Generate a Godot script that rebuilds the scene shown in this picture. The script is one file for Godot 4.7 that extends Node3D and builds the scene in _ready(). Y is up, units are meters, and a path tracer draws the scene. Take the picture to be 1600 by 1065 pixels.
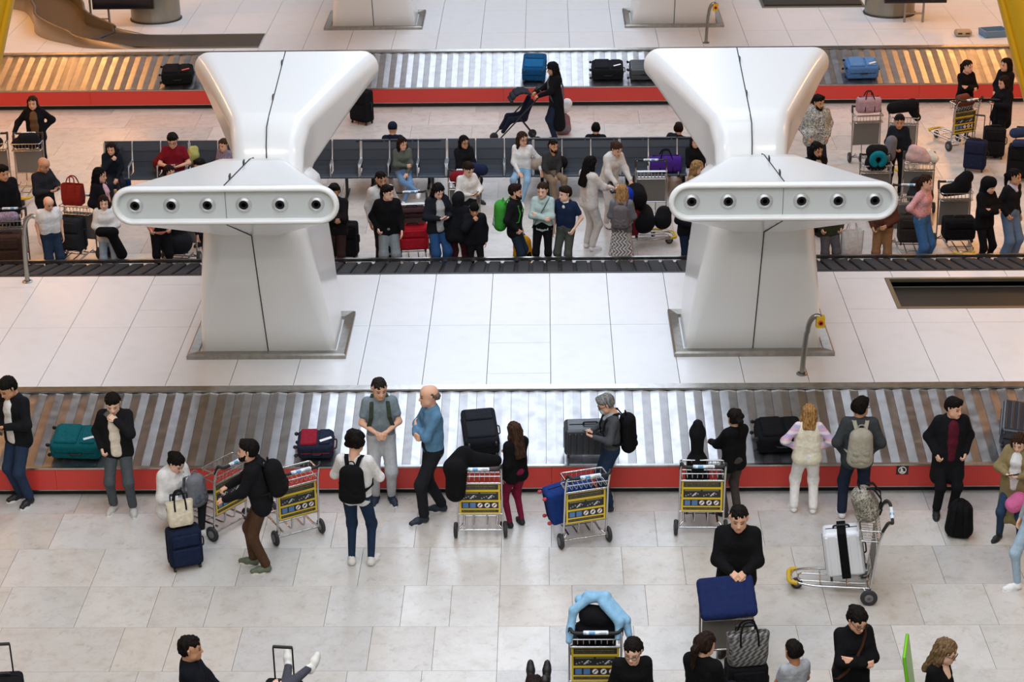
extends Node3D
# Baggage reclaim hall seen from the mezzanine. Units are metres, y up; the camera looks towards -z.

var used := {}
var mats := {}
var rng := RandomNumberGenerator.new()


# ---------------------------------------------------------------- mesh builder
class Mb:
	var v := PackedVector3Array()
	var n := PackedVector3Array()
	var i := PackedInt32Array()

	func quad(a: Vector3, b: Vector3, c: Vector3, d: Vector3) -> void: # counter-clockwise from outside
		var nn := (b - a).cross(c - a)
		if nn.length_squared() < 1e-14:
			nn = (c - a).cross(d - a)
		nn = nn.normalized()
		var k := v.size()
		v.append_array([a, b, c, d])
		n.append_array([nn, nn, nn, nn])
		i.append_array([k, k + 2, k + 1, k, k + 3, k + 2])

	func box(c: Vector3, s: Vector3, bas := Basis()) -> void:
		var h := s * 0.5
		var p := []
		for q in 8:
			p.append(c + bas * Vector3(h.x if q & 1 else -h.x, h.y if q & 2 else -h.y, h.z if q & 4 else -h.z))
		quad(p[4], p[5], p[7], p[6])
		quad(p[1], p[0], p[2], p[3])
		quad(p[5], p[1], p[3], p[7])
		quad(p[0], p[4], p[6], p[2])
		quad(p[6], p[7], p[3], p[2])
		quad(p[0], p[1], p[5], p[4])

	func grid(rings: Array, closed := true, flip := false) -> void: # rings of points, smooth normals
		var m: int = rings[0].size()
		var k := v.size()
		var rn := rings.size()
		for r in rn:
			for q in m:
				var a: Vector3 = rings[r][(q + 1) % m if closed else mini(q + 1, m - 1)]
				var b: Vector3 = rings[r][(q + m - 1) % m if closed else maxi(q - 1, 0)]
				var c: Vector3 = rings[mini(r + 1, rn - 1)][q]
				var d: Vector3 = rings[maxi(r - 1, 0)][q]
				var nn := (a - b).cross(c - d)
				v.append(rings[r][q])
				n.append((-nn if flip else nn).normalized())
		for r in rn - 1:
			for q in (m if closed else m - 1):
				var q2 := (q + 1) % m
				var a := k + r * m + q
				var b := k + r * m + q2
				var c := k + (r + 1) * m + q2
				var d := k + (r + 1) * m + q
				if flip:
					i.append_array([a, b, c, a, c, d])
				else:
					i.append_array([a, c, b, a, d, c])

	func cap(ring: Array, nn: Vector3) -> void:
		var c := Vector3.ZERO
		for p in ring:
			c += p
		c /= ring.size()
		var k := v.size()
		v.append(c)
		n.append(nn)
		for p in ring:
			v.append(p)
			n.append(nn)
		var m := ring.size()
		var a: Vector3 = ring[0] - c
		var b: Vector3 = ring[int(m / 4.0)] - c
		var ccw := a.cross(b).dot(nn) > 0
		for q in m:
			var q2 := (q + 1) % m
			if ccw:
				i.append_array([k, k + 1 + q2, k + 1 + q])
			else:
				i.append_array([k, k + 1 + q, k + 1 + q2])

	func tube(pts: Array, r: float, seg := 6, closed := false) -> void:
		var rings := []
		var m := pts.size()
		var up := Vector3.ZERO
		for q in m:
			var t: Vector3
			if closed:
				t = (pts[(q + 1) % m] - pts[(q + m - 1) % m]).normalized()
			else:
				t = (pts[mini(q + 1, m - 1)] - pts[maxi(q - 1, 0)]).normalized()
			if up == Vector3.ZERO:
				up = Vector3.UP if absf(t.y) < 0.9 else Vector3.RIGHT
			var s := t.cross(up).normalized()
			up = s.cross(t).normalized()
			var ring := []
			for e in seg:
				var an := TAU * e / seg
				ring.append(pts[q] + s * cos(an) * r + up * sin(an) * r)
			rings.append(ring)
		if closed:
			rings.append(rings[0])
		grid(rings, true, false)
		if not closed:
			cap(rings[0], (pts[0] - pts[1]).normalized())
			cap(rings[m - 1], (pts[m - 1] - pts[m - 2]).normalized())

	func bend(pts: Array, r: float, rad := 0.06, seg := 6) -> void: # tube with rounded corners
		var out := [pts[0]]
		for q in range(1, pts.size() - 1):
			var a: Vector3 = pts[q - 1]
			var b: Vector3 = pts[q]
			var c: Vector3 = pts[q + 1]
			var d1 := minf(rad, a.distance_to(b) * 0.45)
			var d2 := minf(rad, c.distance_to(b) * 0.45)
			var p := b + (a - b).normalized() * d1
			var e := b + (c - b).normalized() * d2
			for k in 4:
				var t := k / 3.0
				out.append(p.lerp(b, t).lerp(b.lerp(e, t), t))
		out.append(pts[-1])
		tube(out, r, seg)

	func lathe(prof: Array, seg: int, xf := Transform3D()) -> void: # [radius, height] along local y, bottom to top
		var rings := []
		for p in prof:
			var ring := []
			for e in seg:
				var an := -TAU * e / seg
				ring.append(xf * Vector3(cos(an) * p[0], p[1], sin(an) * p[0]))
			rings.append(ring)
		grid(rings)

	func rbox(c: Vector3, s: Vector3, r: float, bas := Basis(), st := 2) -> void: # box with rounded edges
		var h := s * 0.5 - Vector3(r, r, r)
		var rings := []
		for a in 2 * (st + 1):
			var top := a > st
			var la := (a - (1 if top else 0)) * (PI / 2) / st - PI / 2
			if not top:
				la = -PI / 2 + a * (PI / 2) / st
			else:
				la = (a - st - 1) * (PI / 2) / st
			var ring := []
			for q in 4:
				for e in st + 1:
					var lo := -(q * PI / 2 + e * (PI / 2) / st)
					var d := Vector3(cos(lo) * cos(la), sin(la), sin(lo) * cos(la))
					var o := Vector3(h.x if q == 0 or q == 3 else -h.x, h.y if top else -h.y, -h.z if q < 2 else h.z)
					ring.append(c + bas * (o + d * r))
			rings.append(ring)
		grid(rings)
		cap(rings[0], bas * Vector3.DOWN)
		cap(rings[-1], bas * Vector3.UP)

	func add(o: Mb, xf := Transform3D()) -> void:
		var k := v.size()
		v.append_array(xf * o.v)
		n.append_array(rot(xf.basis.orthonormalized(), o.n))
		for q in o.i:
			i.append(q + k)

	func rot(b: Basis, a: PackedVector3Array) -> PackedVector3Array:
		return Transform3D(b, Vector3.ZERO) * a

	func mesh() -> ArrayMesh:
		var a := []
		a.resize(Mesh.ARRAY_MAX)
		a[Mesh.ARRAY_VERTEX] = v
		a[Mesh.ARRAY_NORMAL] = n
		a[Mesh.ARRAY_INDEX] = i
		var m := ArrayMesh.new()
		m.add_surface_from_arrays(Mesh.PRIMITIVE_TRIANGLES, a)
		return m


# ---------------------------------------------------------------- nodes and materials
func numbered(called: String) -> String:
	var k: int = used.get(called, -1) + 1
	used[called] = k
	return called if k == 0 else "%s_%03d" % [called, k]


func thing(called: String, label: String, category: String, at := Vector3.ZERO, turn := 0.0, group := "") -> Node3D:
	var o := Node3D.new()
	o.name = numbered(called)
	add_child(o)
	o.position = at
	o.rotation_degrees.y = turn
	o.set_meta("label", label)
	o.set_meta("category", category)
	if group:
		o.set_meta("group", group)
	return o


func part(parent: Node, called: String, m: Mesh, mt: Material, at := Vector3.ZERO, bas := Basis()) -> MeshInstance3D:
	var o := MeshInstance3D.new()
	o.name = called
	o.mesh = m
	if mt:
		o.material_override = mt
	o.transform = Transform3D(bas, at)
	parent.add_child(o, true)
	return o


func struct(called: String, m: Mesh, mt: Material, at := Vector3.ZERO) -> MeshInstance3D:
	var o := part(self, called, m, mt, at)
	o.set_meta("kind", "structure")
	return o


func bx(c: Vector3, s: Vector3) -> Mesh:
	var b := Mb.new()
	b.box(c, s)
	return b.mesh()


func mat(key: String, hex: String, rough := 0.8, metal := 0.0, extra := {}) -> StandardMaterial3D:
	if mats.has(key):
		return mats[key]
	var m := StandardMaterial3D.new()
	m.resource_name = key
	m.albedo_color = Color(hex)
	m.roughness = rough
	m.metallic = metal
	for k in extra:
		m.set(k, extra[k])
	mats[key] = m
	return m


func fab(hex: String) -> StandardMaterial3D: # woven cloth
	if mats.has("cloth " + hex):
		return mats["cloth " + hex]
	var m := mat("cloth " + hex, hex, 0.92)
	m.metallic_specular = 0.25
	m.albedo_texture = noise_tex("weave")
	m.uv1_triplanar = true
	m.uv1_scale = Vector3.ONE * 2.5
	m.heightmap_enabled = true
	m.heightmap_texture = noise_tex("folds")
	m.heightmap_scale = 0.5
	return m


func plastic(hex: String, rough := 0.45) -> StandardMaterial3D:
	return mat("plastic %s %.2f" % [hex, rough], hex, rough)


var texs := {}


func noise_tex(kind: String) -> Texture2D:
	if texs.has(kind):
		return texs[kind]
	var t := NoiseTexture2D.new()
	var f := FastNoiseLite.new()
	t.seamless = true
	t.width = 512
	t.height = 512
	var g := Gradient.new()
	match kind:
		"weave":
			f.frequency = 0.02
			f.fractal_octaves = 5
			g.colors = [Color(0.93, 0.93, 0.93), Color(1, 1, 1)]
			g.offsets = [0.25, 0.75]
			t.width = 256
			t.height = 256
		"folds":
			f.frequency = 0.012
			f.domain_warp_enabled = true
			f.domain_warp_amplitude = 40
			g.colors = [Color(0, 0, 0), Color(1, 1, 1)]
			g.offsets = [0.2, 0.8]
		"marble":
			f.frequency = 0.006
			f.fractal_octaves = 6
			f.domain_warp_enabled = true
			f.domain_warp_amplitude = 60
			t.width = 1024
			t.height = 1024
			g.offsets = [0.0, 0.3, 0.42, 0.47, 0.52, 0.62, 1.0]
			g.colors = [Color(0.90, 0.88, 0.86), Color(0.95, 0.94, 0.925), Color(0.975, 0.97, 0.965), Color(0.93, 0.915, 0.90), Color(0.985, 0.98, 0.98), Color(0.965, 0.96, 0.95), Color(1, 0.995, 0.99)]
		"stain":
			f.frequency = 0.012
			f.fractal_octaves = 5
			f.domain_warp_enabled = true
			f.domain_warp_amplitude = 25
			g.offsets = [0.0, 0.14, 0.24, 0.5, 1.0]
			g.colors = [Color(0.92, 0.905, 0.89), Color(0.96, 0.955, 0.945), Color(0.99, 0.99, 0.985), Color(1, 1, 1), Color(1, 1, 1)]
		"deck":
			f.frequency = 0.008
			f.fractal_octaves = 5
			g.offsets = [0.0, 0.3, 0.6, 1.0]
			g.colors = [Color(0.97, 0.97, 0.965), Color(0.99, 0.99, 0.99), Color(1, 1, 1), Color(0.985, 0.985, 0.985)]
		"steel":
			f.frequency = 0.02
			f.fractal_octaves = 5
			g.offsets = [0.2, 0.5, 0.8]
			g.colors = [Color(0.91, 0.905, 0.9), Color(0.965, 0.965, 0.965), Color(1, 1, 1)]
		"scuff":
			f.frequency = 0.02
			f.fractal_octaves = 5
			g.offsets = [0.2, 0.5, 0.8]
			g.colors = [Color(0.3, 0.3, 0.3), Color(0.35, 0.35, 0.35), Color(0.42, 0.42, 0.42)]
		"strands":
			f.frequency = 0.03
			f.fractal_octaves = 4
			g.offsets = [0.25, 0.5, 0.75]
			g.colors = [Color(0.55, 0.53, 0.52), Color(0.8, 0.79, 0.78), Color(1, 1, 1)]
			t.width = 256
			t.height = 256
		"wood":
			f.frequency = 0.02
			f.fractal_octaves = 4
			g.offsets = [0.2, 0.8]
			g.colors = [Color(0.82, 0.8, 0.76), Color(1, 1, 1)]
		"print":
			f.noise_type = FastNoiseLite.TYPE_CELLULAR
			f.frequency = 0.05
			f.cellular_return_type = FastNoiseLite.RETURN_CELL_VALUE
			g.interpolation_mode = Gradient.GRADIENT_INTERPOLATE_CONSTANT
			g.offsets = [0.0, 0.35, 0.55, 0.7, 0.78, 0.9]
			g.colors = [Color(0.85, 0.85, 0.82), Color(0.22, 0.24, 0.25), Color(0.8, 0.8, 0.78), Color(0.42, 0.45, 0.46), Color(0.62, 0.55, 0.25), Color(0.7, 0.7, 0.7)]
		"floral":
			f.noise_type = FastNoiseLite.TYPE_CELLULAR
			f.frequency = 0.035
			f.cellular_return_type = FastNoiseLite.RETURN_CELL_VALUE
			g.interpolation_mode = Gradient.GRADIENT_INTERPOLATE_CONSTANT
			g.offsets = [0.0, 0.4, 0.6, 0.75, 0.9]
			g.colors = [Color(0.86, 0.62, 0.62), Color(0.78, 0.5, 0.52), Color(0.9, 0.75, 0.73), Color(0.35, 0.36, 0.4), Color(0.88, 0.84, 0.82)]
	f.seed = kind.hash() % 1000
	t.noise = f
	t.color_ramp = g
	texs[kind] = t
	return t


func textured(key: String, hex: String, tex: String, scale: float, rough := 0.9, metal := 0.0, extra := {}) -> StandardMaterial3D:
	if mats.has(key):
		return mats[key]
	var m := mat(key, hex, rough, metal, extra)
	m.albedo_texture = noise_tex(tex)
	m.uv1_triplanar = true
	m.uv1_scale = Vector3.ONE * scale
	return m


func pattern(key: String, draw: Callable, w: int, h: int, scale: Vector3, rough := 0.9) -> StandardMaterial3D: # repeated print drawn into an image
	if mats.has(key):
		return mats[key]
	var im := Image.create(w, h, false, Image.FORMAT_RGBA8)
	draw.call(im)
	var m := mat(key, "ffffff", rough)
	m.albedo_texture = ImageTexture.create_from_image(im)
	m.uv1_triplanar = true
	m.uv1_scale = scale
	return m


func steel() -> StandardMaterial3D:
	return textured("brushed steel", "b9b8b4", "steel", 0.7, 0.3, 1.0)


func chrome() -> StandardMaterial3D:
	return mat("chrome tube", "c4c3c0", 0.22, 1.0)


func rubber() -> StandardMaterial3D:
	return mat("black rubber", "151516", 0.6)


# ---------------------------------------------------------------- setting
func ring_rr(hx: float, hy: float, r: float, place: Callable, per := 6) -> Array: # rounded rectangle ring, counter-clockwise seen from +normal
	var out := []
	for q in 4:
		var sx := 1.0 if q == 0 or q == 3 else -1.0
		var sy := 1.0 if q < 2 else -1.0
		for e in per + 1:
			var an := q * PI / 2 + e * (PI / 2) / per
			out.append(place.call(sx * (hx - r) + cos(an) * r, sy * (hy - r) + sin(an) * r))
	return out


func build_lights() -> void:
	var cam := Camera3D.new()
	cam.name = "camera"
	add_child(cam)
	cam.position = Vector3(0, 11.519, 22)
	cam.rotation = Vector3(-0.415062, 0.019424, -0.013765)
	cam.fov = rad_to_deg(2 * atan(532.5 / 3000.0))
	cam.near = 0.1
	cam.far = 200
	cam.current = true
	var we := WorldEnvironment.new()
	we.name = "world"
	var env := Environment.new()
	env.background_mode = Environment.BG_SKY
	var sky := Sky.new()
	var sm := ProceduralSkyMaterial.new()
	sm.sky_top_color = Color(0.72, 0.8, 0.9)
	sm.sky_horizon_color = Color(0.85, 0.88, 0.92)
	sm.ground_bottom_color = Color(0.4, 0.4, 0.4)
	sm.ground_horizon_color = Color(0.6, 0.6, 0.6)
	sky.sky_material = sm
	env.sky = sky
	env.tonemap_mode = Environment.TONE_MAPPER_LINEAR
	env.tonemap_exposure = 0.95
	env.sdfgi_enabled = true
	env.ssao_enabled = true
	env.ssil_enabled = true
	we.environment = env
	add_child(we)
	# unseen roof light along the hall; nearest pane placed to brighten column fronts
	for k in 5:
		var z := 19.0 - k * 15.0
		var pane := struct("window_%d" % (k + 1), bx(Vector3.ZERO, Vector3(9.0, 0.05, 13.6)), mat("lit roof glass", "e8eef4", 0.3, 0.0, {"emission_enabled": true, "emission": Color("e2ecf8"), "emission_energy_multiplier": 0.6}), Vector3(-0.4, 15.45, z))
		pane.set_meta("label", "unseen milky roof light pane")
		area("roof_light", Vector3(-0.4, 15.38, z), Vector2(8.8, 13.4), Color("d9e6f8"), 138.0)
	# warm lamps out of view: low ones tint aisles, high ones are added fill
	var spots := []
	for s in [-1, 1]:
		for k in 5:
			for j in 2:
				spots.append([Vector3(-0.6 + s * (11.6 + 5.0 * j), 6.95, -5.0 - k * 6.5), 17.0, "ffb066", "unseen round warm lamp under the low %s ceiling, %s of its row" % ["west" if s < 0 else "east", ["first", "second", "third", "fourth", "fifth"][k] + [" inner", " outer"][j]]])  # out of view, placed to warm the two side aisles
	for k in 8:
		spots.append([Vector3(-0.4 + [-9.0, -6.2, 6.2, 9.0][k % 4], 15.1, 11.0 if k < 4 else 19.0), 26.0, "fff3e6", "added round fill lamp in the high ceiling, %s of the %s row" % [["first", "second", "third", "fourth"][k % 4], "front" if k < 4 else "back"]])  # added fill above the view, brightens the air column fronts
	for e in spots:
		var p: Vector3 = e[0]
		var lamp := thing("unseen_ceiling_lamp", e[3], "lamp", p, 0, "unseen warm ceiling lamps")
		var b := Mb.new()
		b.lathe([[0.0, 0.0], [0.66, 0.0], [0.72, 0.05], [0.72, 0.25], [0.0, 0.25]], 20)
		part(lamp, "housing", b.mesh(), mat("lamp housing", "d0d0d0", 0.5))
		var d := Mb.new()
		d.lathe([[0.0, -0.03], [0.58, -0.02], [0.6, 0.01]], 20)
		part(lamp, "glowing_disc", d.mesh(), mat("lamp glow", "fff0d8", 0.5, 0.0, {"emission_enabled": true, "emission": Color("ffcf92"), "emission_energy_multiplier": 2.0}))
		area("unseen_lamp_light", p + Vector3(0, -0.08, 0), Vector2(1.05, 1.05), Color(e[2]), e[1])


func area(called: String, at: Vector3, size: Vector2, c: Color, e: float) -> void:
	var l := AreaLight3D.new()
	l.name = called
	l.area_size = size
	l.area_normalize_energy = true
	l.light_color = c
	l.light_energy = e
	l.area_range = 90.0
	l.area_attenuation = 2.0
	l.shadow_enabled = true
	l.rotation_degrees.x = -90
	add_child(l, true)
	l.position = at


func build_shell() -> void:
	var wall := mat("pale wall", "cfc8bb", 0.8)
	struct("wall_left", bx(Vector3(-24.2, 8, -15), Vector3(0.4, 17, 82)), wall)
	struct("wall_right", bx(Vector3(22.2, 8, -15), Vector3(0.4, 17, 82)), wall)
	struct("wall_back", bx(Vector3(-1, 8, -55.8), Vector3(46, 17, 0.4)), wall)
	struct("wall_front", bx(Vector3(-1, 8, 25.8), Vector3(46, 17, 0.4)), wall)
	var wood := textured("pale ceiling", "b4aea5", "wood", 0.3, 0.7)
	for e in [[-17.25, 13.5], [15.75, 12.5]]: # low aisle ceilings, out of view, placed to carry lamps and dim the sides
		struct("ceiling_%03d" % (20 + int(e[0] > 0)), bx(Vector3(e[0], 7.35, -21.0), Vector3(e[1], 0.3, 40.0)), mat("unseen aisle ceiling", "c4b8a4", 0.8))
	struct("ceiling", bx(Vector3(-14.5, 15.7, -15), Vector3(19.2, 0.4, 82)), wood)
	struct("ceiling_001", bx(Vector3(13.1, 15.7, -15), Vector3(18.0, 0.4, 82)), wood)
	for k in 5:
		struct("ceiling_%03d" % (k + 2), bx(Vector3(-0.4, 15.7, [11.5, -3.5, -18.5, -33.5, -52.0][k]), Vector3(9.2, 0.4, [1.6, 1.6, 1.6, 1.6, 8.2][k])), wood)


func marble(k: int) -> StandardMaterial3D:
	var hex: String = ["ceccc7", "cbc9c5", "d5d3cf", "c8c4be", "d1cec9", "cbc5bd", "c4c2bf"][k]
	var m := textured("marble %d" % k, hex, "marble", 0.33 + 0.03 * k, 0.26)
	m.uv1_world_triplanar = true
	m.uv1_offset = Vector3(0.37 * k, 0, 0.21 * k)
	m.metallic_specular = 0.5
	m.detail_enabled = true
	m.detail_albedo = noise_tex("stain")
	m.detail_blend_mode = BaseMaterial3D.BLEND_MODE_MUL
	m.detail_uv_layer = BaseMaterial3D.DETAIL_UV_2
	m.uv2_triplanar = true
	m.uv2_world_triplanar = true
	m.uv2_scale = Vector3.ONE * 0.9
	return m


func build_floor() -> void:
	var fl := struct("floor", bx(Vector3(-1, -0.115, -15), Vector3(46, 0.2, 82)), mat("grout", "8d857a", 0.7))
	var unit := bx(Vector3.ZERO, Vector3.ONE)
	var zs := [0.23, 1.105, 1.98, 2.855, 3.73, 4.61, 5.485, 6.36]
	var fixed := {1: [-6.0, -4.4, -3.45, -2.6, -1.6, -0.55, 0.05, 1.32, 2.6, 3.9, 4.75, 5.9], 2: [-6.35, -5.3, -4.35, -3.62, -2.95, -2.2, -1.4, -0.55, 0.02, 0.88, 1.6, 2.9, 3.75, 4.58, 5.5], 3: [-6.2, -5.3, -4.48, -3.85, -2.5, -1.65, -1.1, -0.55, 0.28, 1.12, 2.2, 3.15, 4.18, 5.0, 6.0], 4: [-6.1, -4.72, -4.15, -3.4, -1.95, -1.25, -0.55, 0.02, 0.95, 1.9, 2.75, 3.8, 4.78, 5.9], 5: [-6.0, -4.4, -2.15, -1.35, -0.55, 0.7, 1.9, 3.0, 4.2, 5.3]}
	rng.seed = 11
	for r in zs.size() - 1:
		tile_row(fl, unit, zs[r], zs[r + 1], -8.6, 7.6, fixed.get(r, []), true)
	for r in 12:
		tile_row(fl, unit, -16.6 + r * 0.875, -16.6 + (r + 1) * 0.875, -12.4, 11.0, [], false)


func tile_row(fl: Node, unit: Mesh, z0: float, z1: float, x0: float, x1: float, cuts: Array, joint: bool) -> void:
	var xs := [x0]
	if cuts:
		xs.append_array(cuts)
	else:
		while xs[-1] < x1 - 2.2:
			var nx: float = xs[-1] + rng.randf_range(0.8, 1.7)
			if joint and xs[-1] < -0.56 and nx > -0.9:
				nx = -0.55
			xs.append(nx)
	xs.append(x1)
	for q in xs.size() - 1:
		var g := 0.005
		var a: float = xs[q] + g * 0.5
		var b: float = xs[q + 1] - g * 0.5
		var lift := rng.randf_range(-0.0008, 0.0008)
		part(fl, "floor_tile", unit, marble(rng.randi() % 7), Vector3((a + b) / 2, -0.008 + lift, (z0 + z1) / 2), Basis.from_scale(Vector3(b - a, 0.016, z1 - z0 - 0.004)))


func minus(rects: Array, hole: Rect2) -> Array: # rectangles with a hole cut out
	var out := []
	for r in rects:
		var h: Rect2 = r.intersection(hole)
		if h.size.x <= 0.01 or h.size.y <= 0.01:
			out.append(r)
			continue
		if h.position.y - r.position.y > 0.01:
			out.append(Rect2(r.position.x, r.position.y, r.size.x, h.position.y - r.position.y))
		if r.end.y - h.end.y > 0.01:
			out.append(Rect2(r.position.x, h.end.y, r.size.x, r.end.y - h.end.y))
		if h.position.x - r.position.x > 0.01:
			out.append(Rect2(r.position.x, h.position.y, h.position.x - r.position.x, h.size.y))
		if r.end.x - h.end.x > 0.01:
			out.append(Rect2(h.end.x, h.position.y, r.end.x - h.end.x, h.size.y))
	return out


func carousel(label: String, zf: float, zn: float, zb: float, zr: float, x0: float, x1: float, tiles: Array, hole: Rect2, period: float, sign_x: float) -> void:
	# zf: foot of the near panels, zn and zb: near and far edge of the deck, zr: far rim
	var c := thing("baggage_carousel", label, "carousel")
	var xm := (x0 + x1) / 2
	var w := x1 - x0
	var red := mat("red panel", "c63a31", 0.4)
	var blk := rubber()
	var st := steel()
	var n := 6
	for k in n:
		part(c, "red_panel", bx(Vector3.ZERO, Vector3(w / n - 0.004, 0.29, 0.02)), red, Vector3(x0 + (k + 0.5) * w / n, 0.255, zf))
	part(c, "kick_plate", bx(Vector3.ZERO, Vector3(w, 0.12, 0.04)), blk, Vector3(xm, 0.06, zf - 0.1))
	part(c, "panel_lip", bx(Vector3.ZERO, Vector3(w, 0.012, 0.03)), st, Vector3(xm, 0.104, zf))
	part(c, "front_rim", bx(Vector3.ZERO, Vector3(w, 0.022, 0.05)), st, Vector3(xm, 0.411, zf - 0.005))
	# inclined belt of overlapping plates
	var a := Vector3(0, 0.405, zf - 0.03)
	var b := Vector3(0, 0.755, zn + 0.1)
	var len := a.distance_to(b)
	var slope := Basis(Vector3.RIGHT, atan2(b.y - a.y, a.z - b.z))
	var slat := slat_mesh(period, len)
	var sm := textured("scuffed belt plate", "aeaeb0", "steel", 0.45, 0.3, 1.0)
	sm.uv1_world_triplanar = true
	sm.roughness_texture = noise_tex("scuff")
	sm.roughness = 1.0
	var m := int(w / period)
	for k in m:
		part(c, "belt_plate", slat, sm, Vector3(x0 + (k + 0.5) * period, 0, 0) + (a + b) / 2, slope)
	part(c, "belt_bed", bx(Vector3.ZERO, Vector3(w, 0.02, len)), blk, Vector3(xm, 0, 0) + (a + b) / 2 - slope.y * 0.045, slope)
	part(c, "deck_sill", bx(Vector3.ZERO, Vector3(w, 0.03, 0.115)), st, Vector3(xm, 0.78, zn + 0.055), Basis(Vector3.RIGHT, 0.12))
	# deck of white panels
	var deck := textured("white deck panel", "d9dadb", "deck", 0.5, 0.28)
	deck.uv1_world_triplanar = true
	for r in tiles:
		part(c, "deck_panel", bx(Vector3.ZERO, Vector3(r.size.x - 0.008, 0.03, r.size.y - 0.008)), deck, Vector3(r.get_center().x, 0.785, r.get_center().y))
	var base := Mb.new()
	for r in minus([Rect2(x0, zb, w, zn - zb)], hole):
		base.box(Vector3(r.get_center().x, 0.55, r.get_center().y), Vector3(r.size.x, 0.42, r.size.y))
	part(c, "deck_frame", base.mesh(), mat("deck joint", "6d6c69", 0.8))
	if hole.size.x > 0:
		var hb := Mb.new()
		hb.box(Vector3(hole.get_center().x, 0.42, hole.get_center().y), Vector3(hole.size.x, 0.02, hole.size.y))
		hb.box(Vector3(hole.get_center().x, 0.6, hole.get_center().y), Vector3(hole.size.x, 0.02, hole.size.y * 1.01), Basis(Vector3.RIGHT, 0.12))
		part(c, "chute_curtain", hb.mesh(), mat("dark rubber flap", "221e18", 0.5))
		var fb := Mb.new()
		for e in [[Vector3(hole.position.x - 0.03, 0.75, hole.get_center().y), Vector3(0.06, 0.12, hole.size.y + 0.12)], [Vector3(hole.end.x + 0.03, 0.75, hole.get_center().y), Vector3(0.06, 0.12, hole.size.y + 0.12)], [Vector3(hole.get_center().x, 0.75, hole.position.y - 0.03), Vector3(hole.size.x, 0.12, 0.06)], [Vector3(hole.get_center().x, 0.75, hole.end.y + 0.03), Vector3(hole.size.x, 0.12, 0.06)]]:
			fb.box(e[0], e[1])
		part(c, "chute_frame", fb.mesh(), mat("dull steel frame", "8d8878", 0.4, 0.9))
	if zr > -15:
		# the far side of the loop, seen nearly edge-on
		var a2 := Vector3(0, 0.40, zr + 0.05)
		var b2 := Vector3(0, 0.77, zb - 0.06)
		var l2 := a2.distance_to(b2)
		var s2 := Basis(Vector3.RIGHT, -atan2(b2.y - a2.y, b2.z - a2.z))
		var pad := Mb.new()
		pad.rbox(Vector3.ZERO, Vector3(period * 0.8, 0.05, l2 * 0.94), 0.02)
		var pm := pad.mesh()
		var dark := mat("plate with painted dark reflection", "1b1d21", 0.75)  # dark reflection painted into the far plates; the near ones are steel
		for k in m:
			part(c, "dark_reflection_plate", pm, dark, Vector3(x0 + (k + 0.5) * period, 0.0, 0) + (a2 + b2) / 2 + s2.y * 0.005, s2)
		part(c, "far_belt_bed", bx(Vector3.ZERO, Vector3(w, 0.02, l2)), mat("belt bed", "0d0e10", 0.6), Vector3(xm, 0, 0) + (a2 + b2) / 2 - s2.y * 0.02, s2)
		part(c, "far_rim", bx(Vector3.ZERO, Vector3(w, 0.05, 0.05)), st, Vector3(xm, 0.445, zr))
		part(c, "far_panel", bx(Vector3.ZERO, Vector3(w, 0.26, 0.02)), red, Vector3(xm, 0.23, zr - 0.02))
		part(c, "far_deck_edge", bx(Vector3.ZERO, Vector3(w, 0.03, 0.05)), mat("black edge strip", "1b1c1e", 0.5), Vector3(xm, 0.786, zb - 0.03))
	if sign_x > -90:
		var sg := part(c, "warning_plate", bx(Vector3.ZERO, Vector3(0.15, 0.12, 0.006)), mat("warning plate", "2a1614", 0.5), Vector3(sign_x, 0.335, zf + 0.013))
		sg.set_meta("label", "dark plate with white round no-sitting symbol")
		var ic := Mb.new()
		var rg := []
		for e in 16:
			rg.append(Vector3(cos(TAU * e / 16) * 0.046, sin(TAU * e / 16) * 0.046, 0.005))
		ic.tube(rg, 0.006, 5, true)
		ic.box(Vector3(-0.012, 0.02, 0.005), Vector3(0.022, 0.022, 0.004))
		ic.box(Vector3(-0.008, -0.004, 0.005), Vector3(0.03, 0.026, 0.004))
		ic.box(Vector3(0.004, -0.024, 0.005), Vector3(0.062, 0.014, 0.004))
		part(sg, "symbol", ic.mesh(), mat("white print", "e8e4e0", 0.6))


func slat_mesh(p: float, len: float) -> Mesh:
	var b := Mb.new()
	var h := len / 2
	var tilt := 0.0058
	# two facets: a raised half and a lower half, each tipped outward
	var prof := [[-p / 2, 0.0 - tilt], [-0.004, 0.004], [0.004, 0.004], [p / 2 - 0.004, -tilt], [p / 2, -tilt - 0.012]]
	for q in prof.size() - 1:
		var a: Array = prof[q]
		var c: Array = prof[q + 1]
		b.quad(Vector3(a[0], a[1], h), Vector3(c[0], c[1], h), Vector3(c[0], c[1], -h), Vector3(a[0], a[1], -h))
		b.quad(Vector3(a[0], -0.03, h), Vector3(c[0], -0.03, h), Vector3(c[0], c[1], h), Vector3(a[0], a[1], h))
	b.quad(Vector3(-p / 2, -0.03, h), Vector3(-p / 2, -tilt, h), Vector3(-p / 2, -tilt, -h), Vector3(-p / 2, -0.03, -h))
	b.quad(Vector3(-p / 2, -0.03, -h), Vector3(p / 2, -0.03, -h), Vector3(p / 2, -0.03, h), Vector3(-p / 2, -0.03, h))
	return b.mesh()


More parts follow.
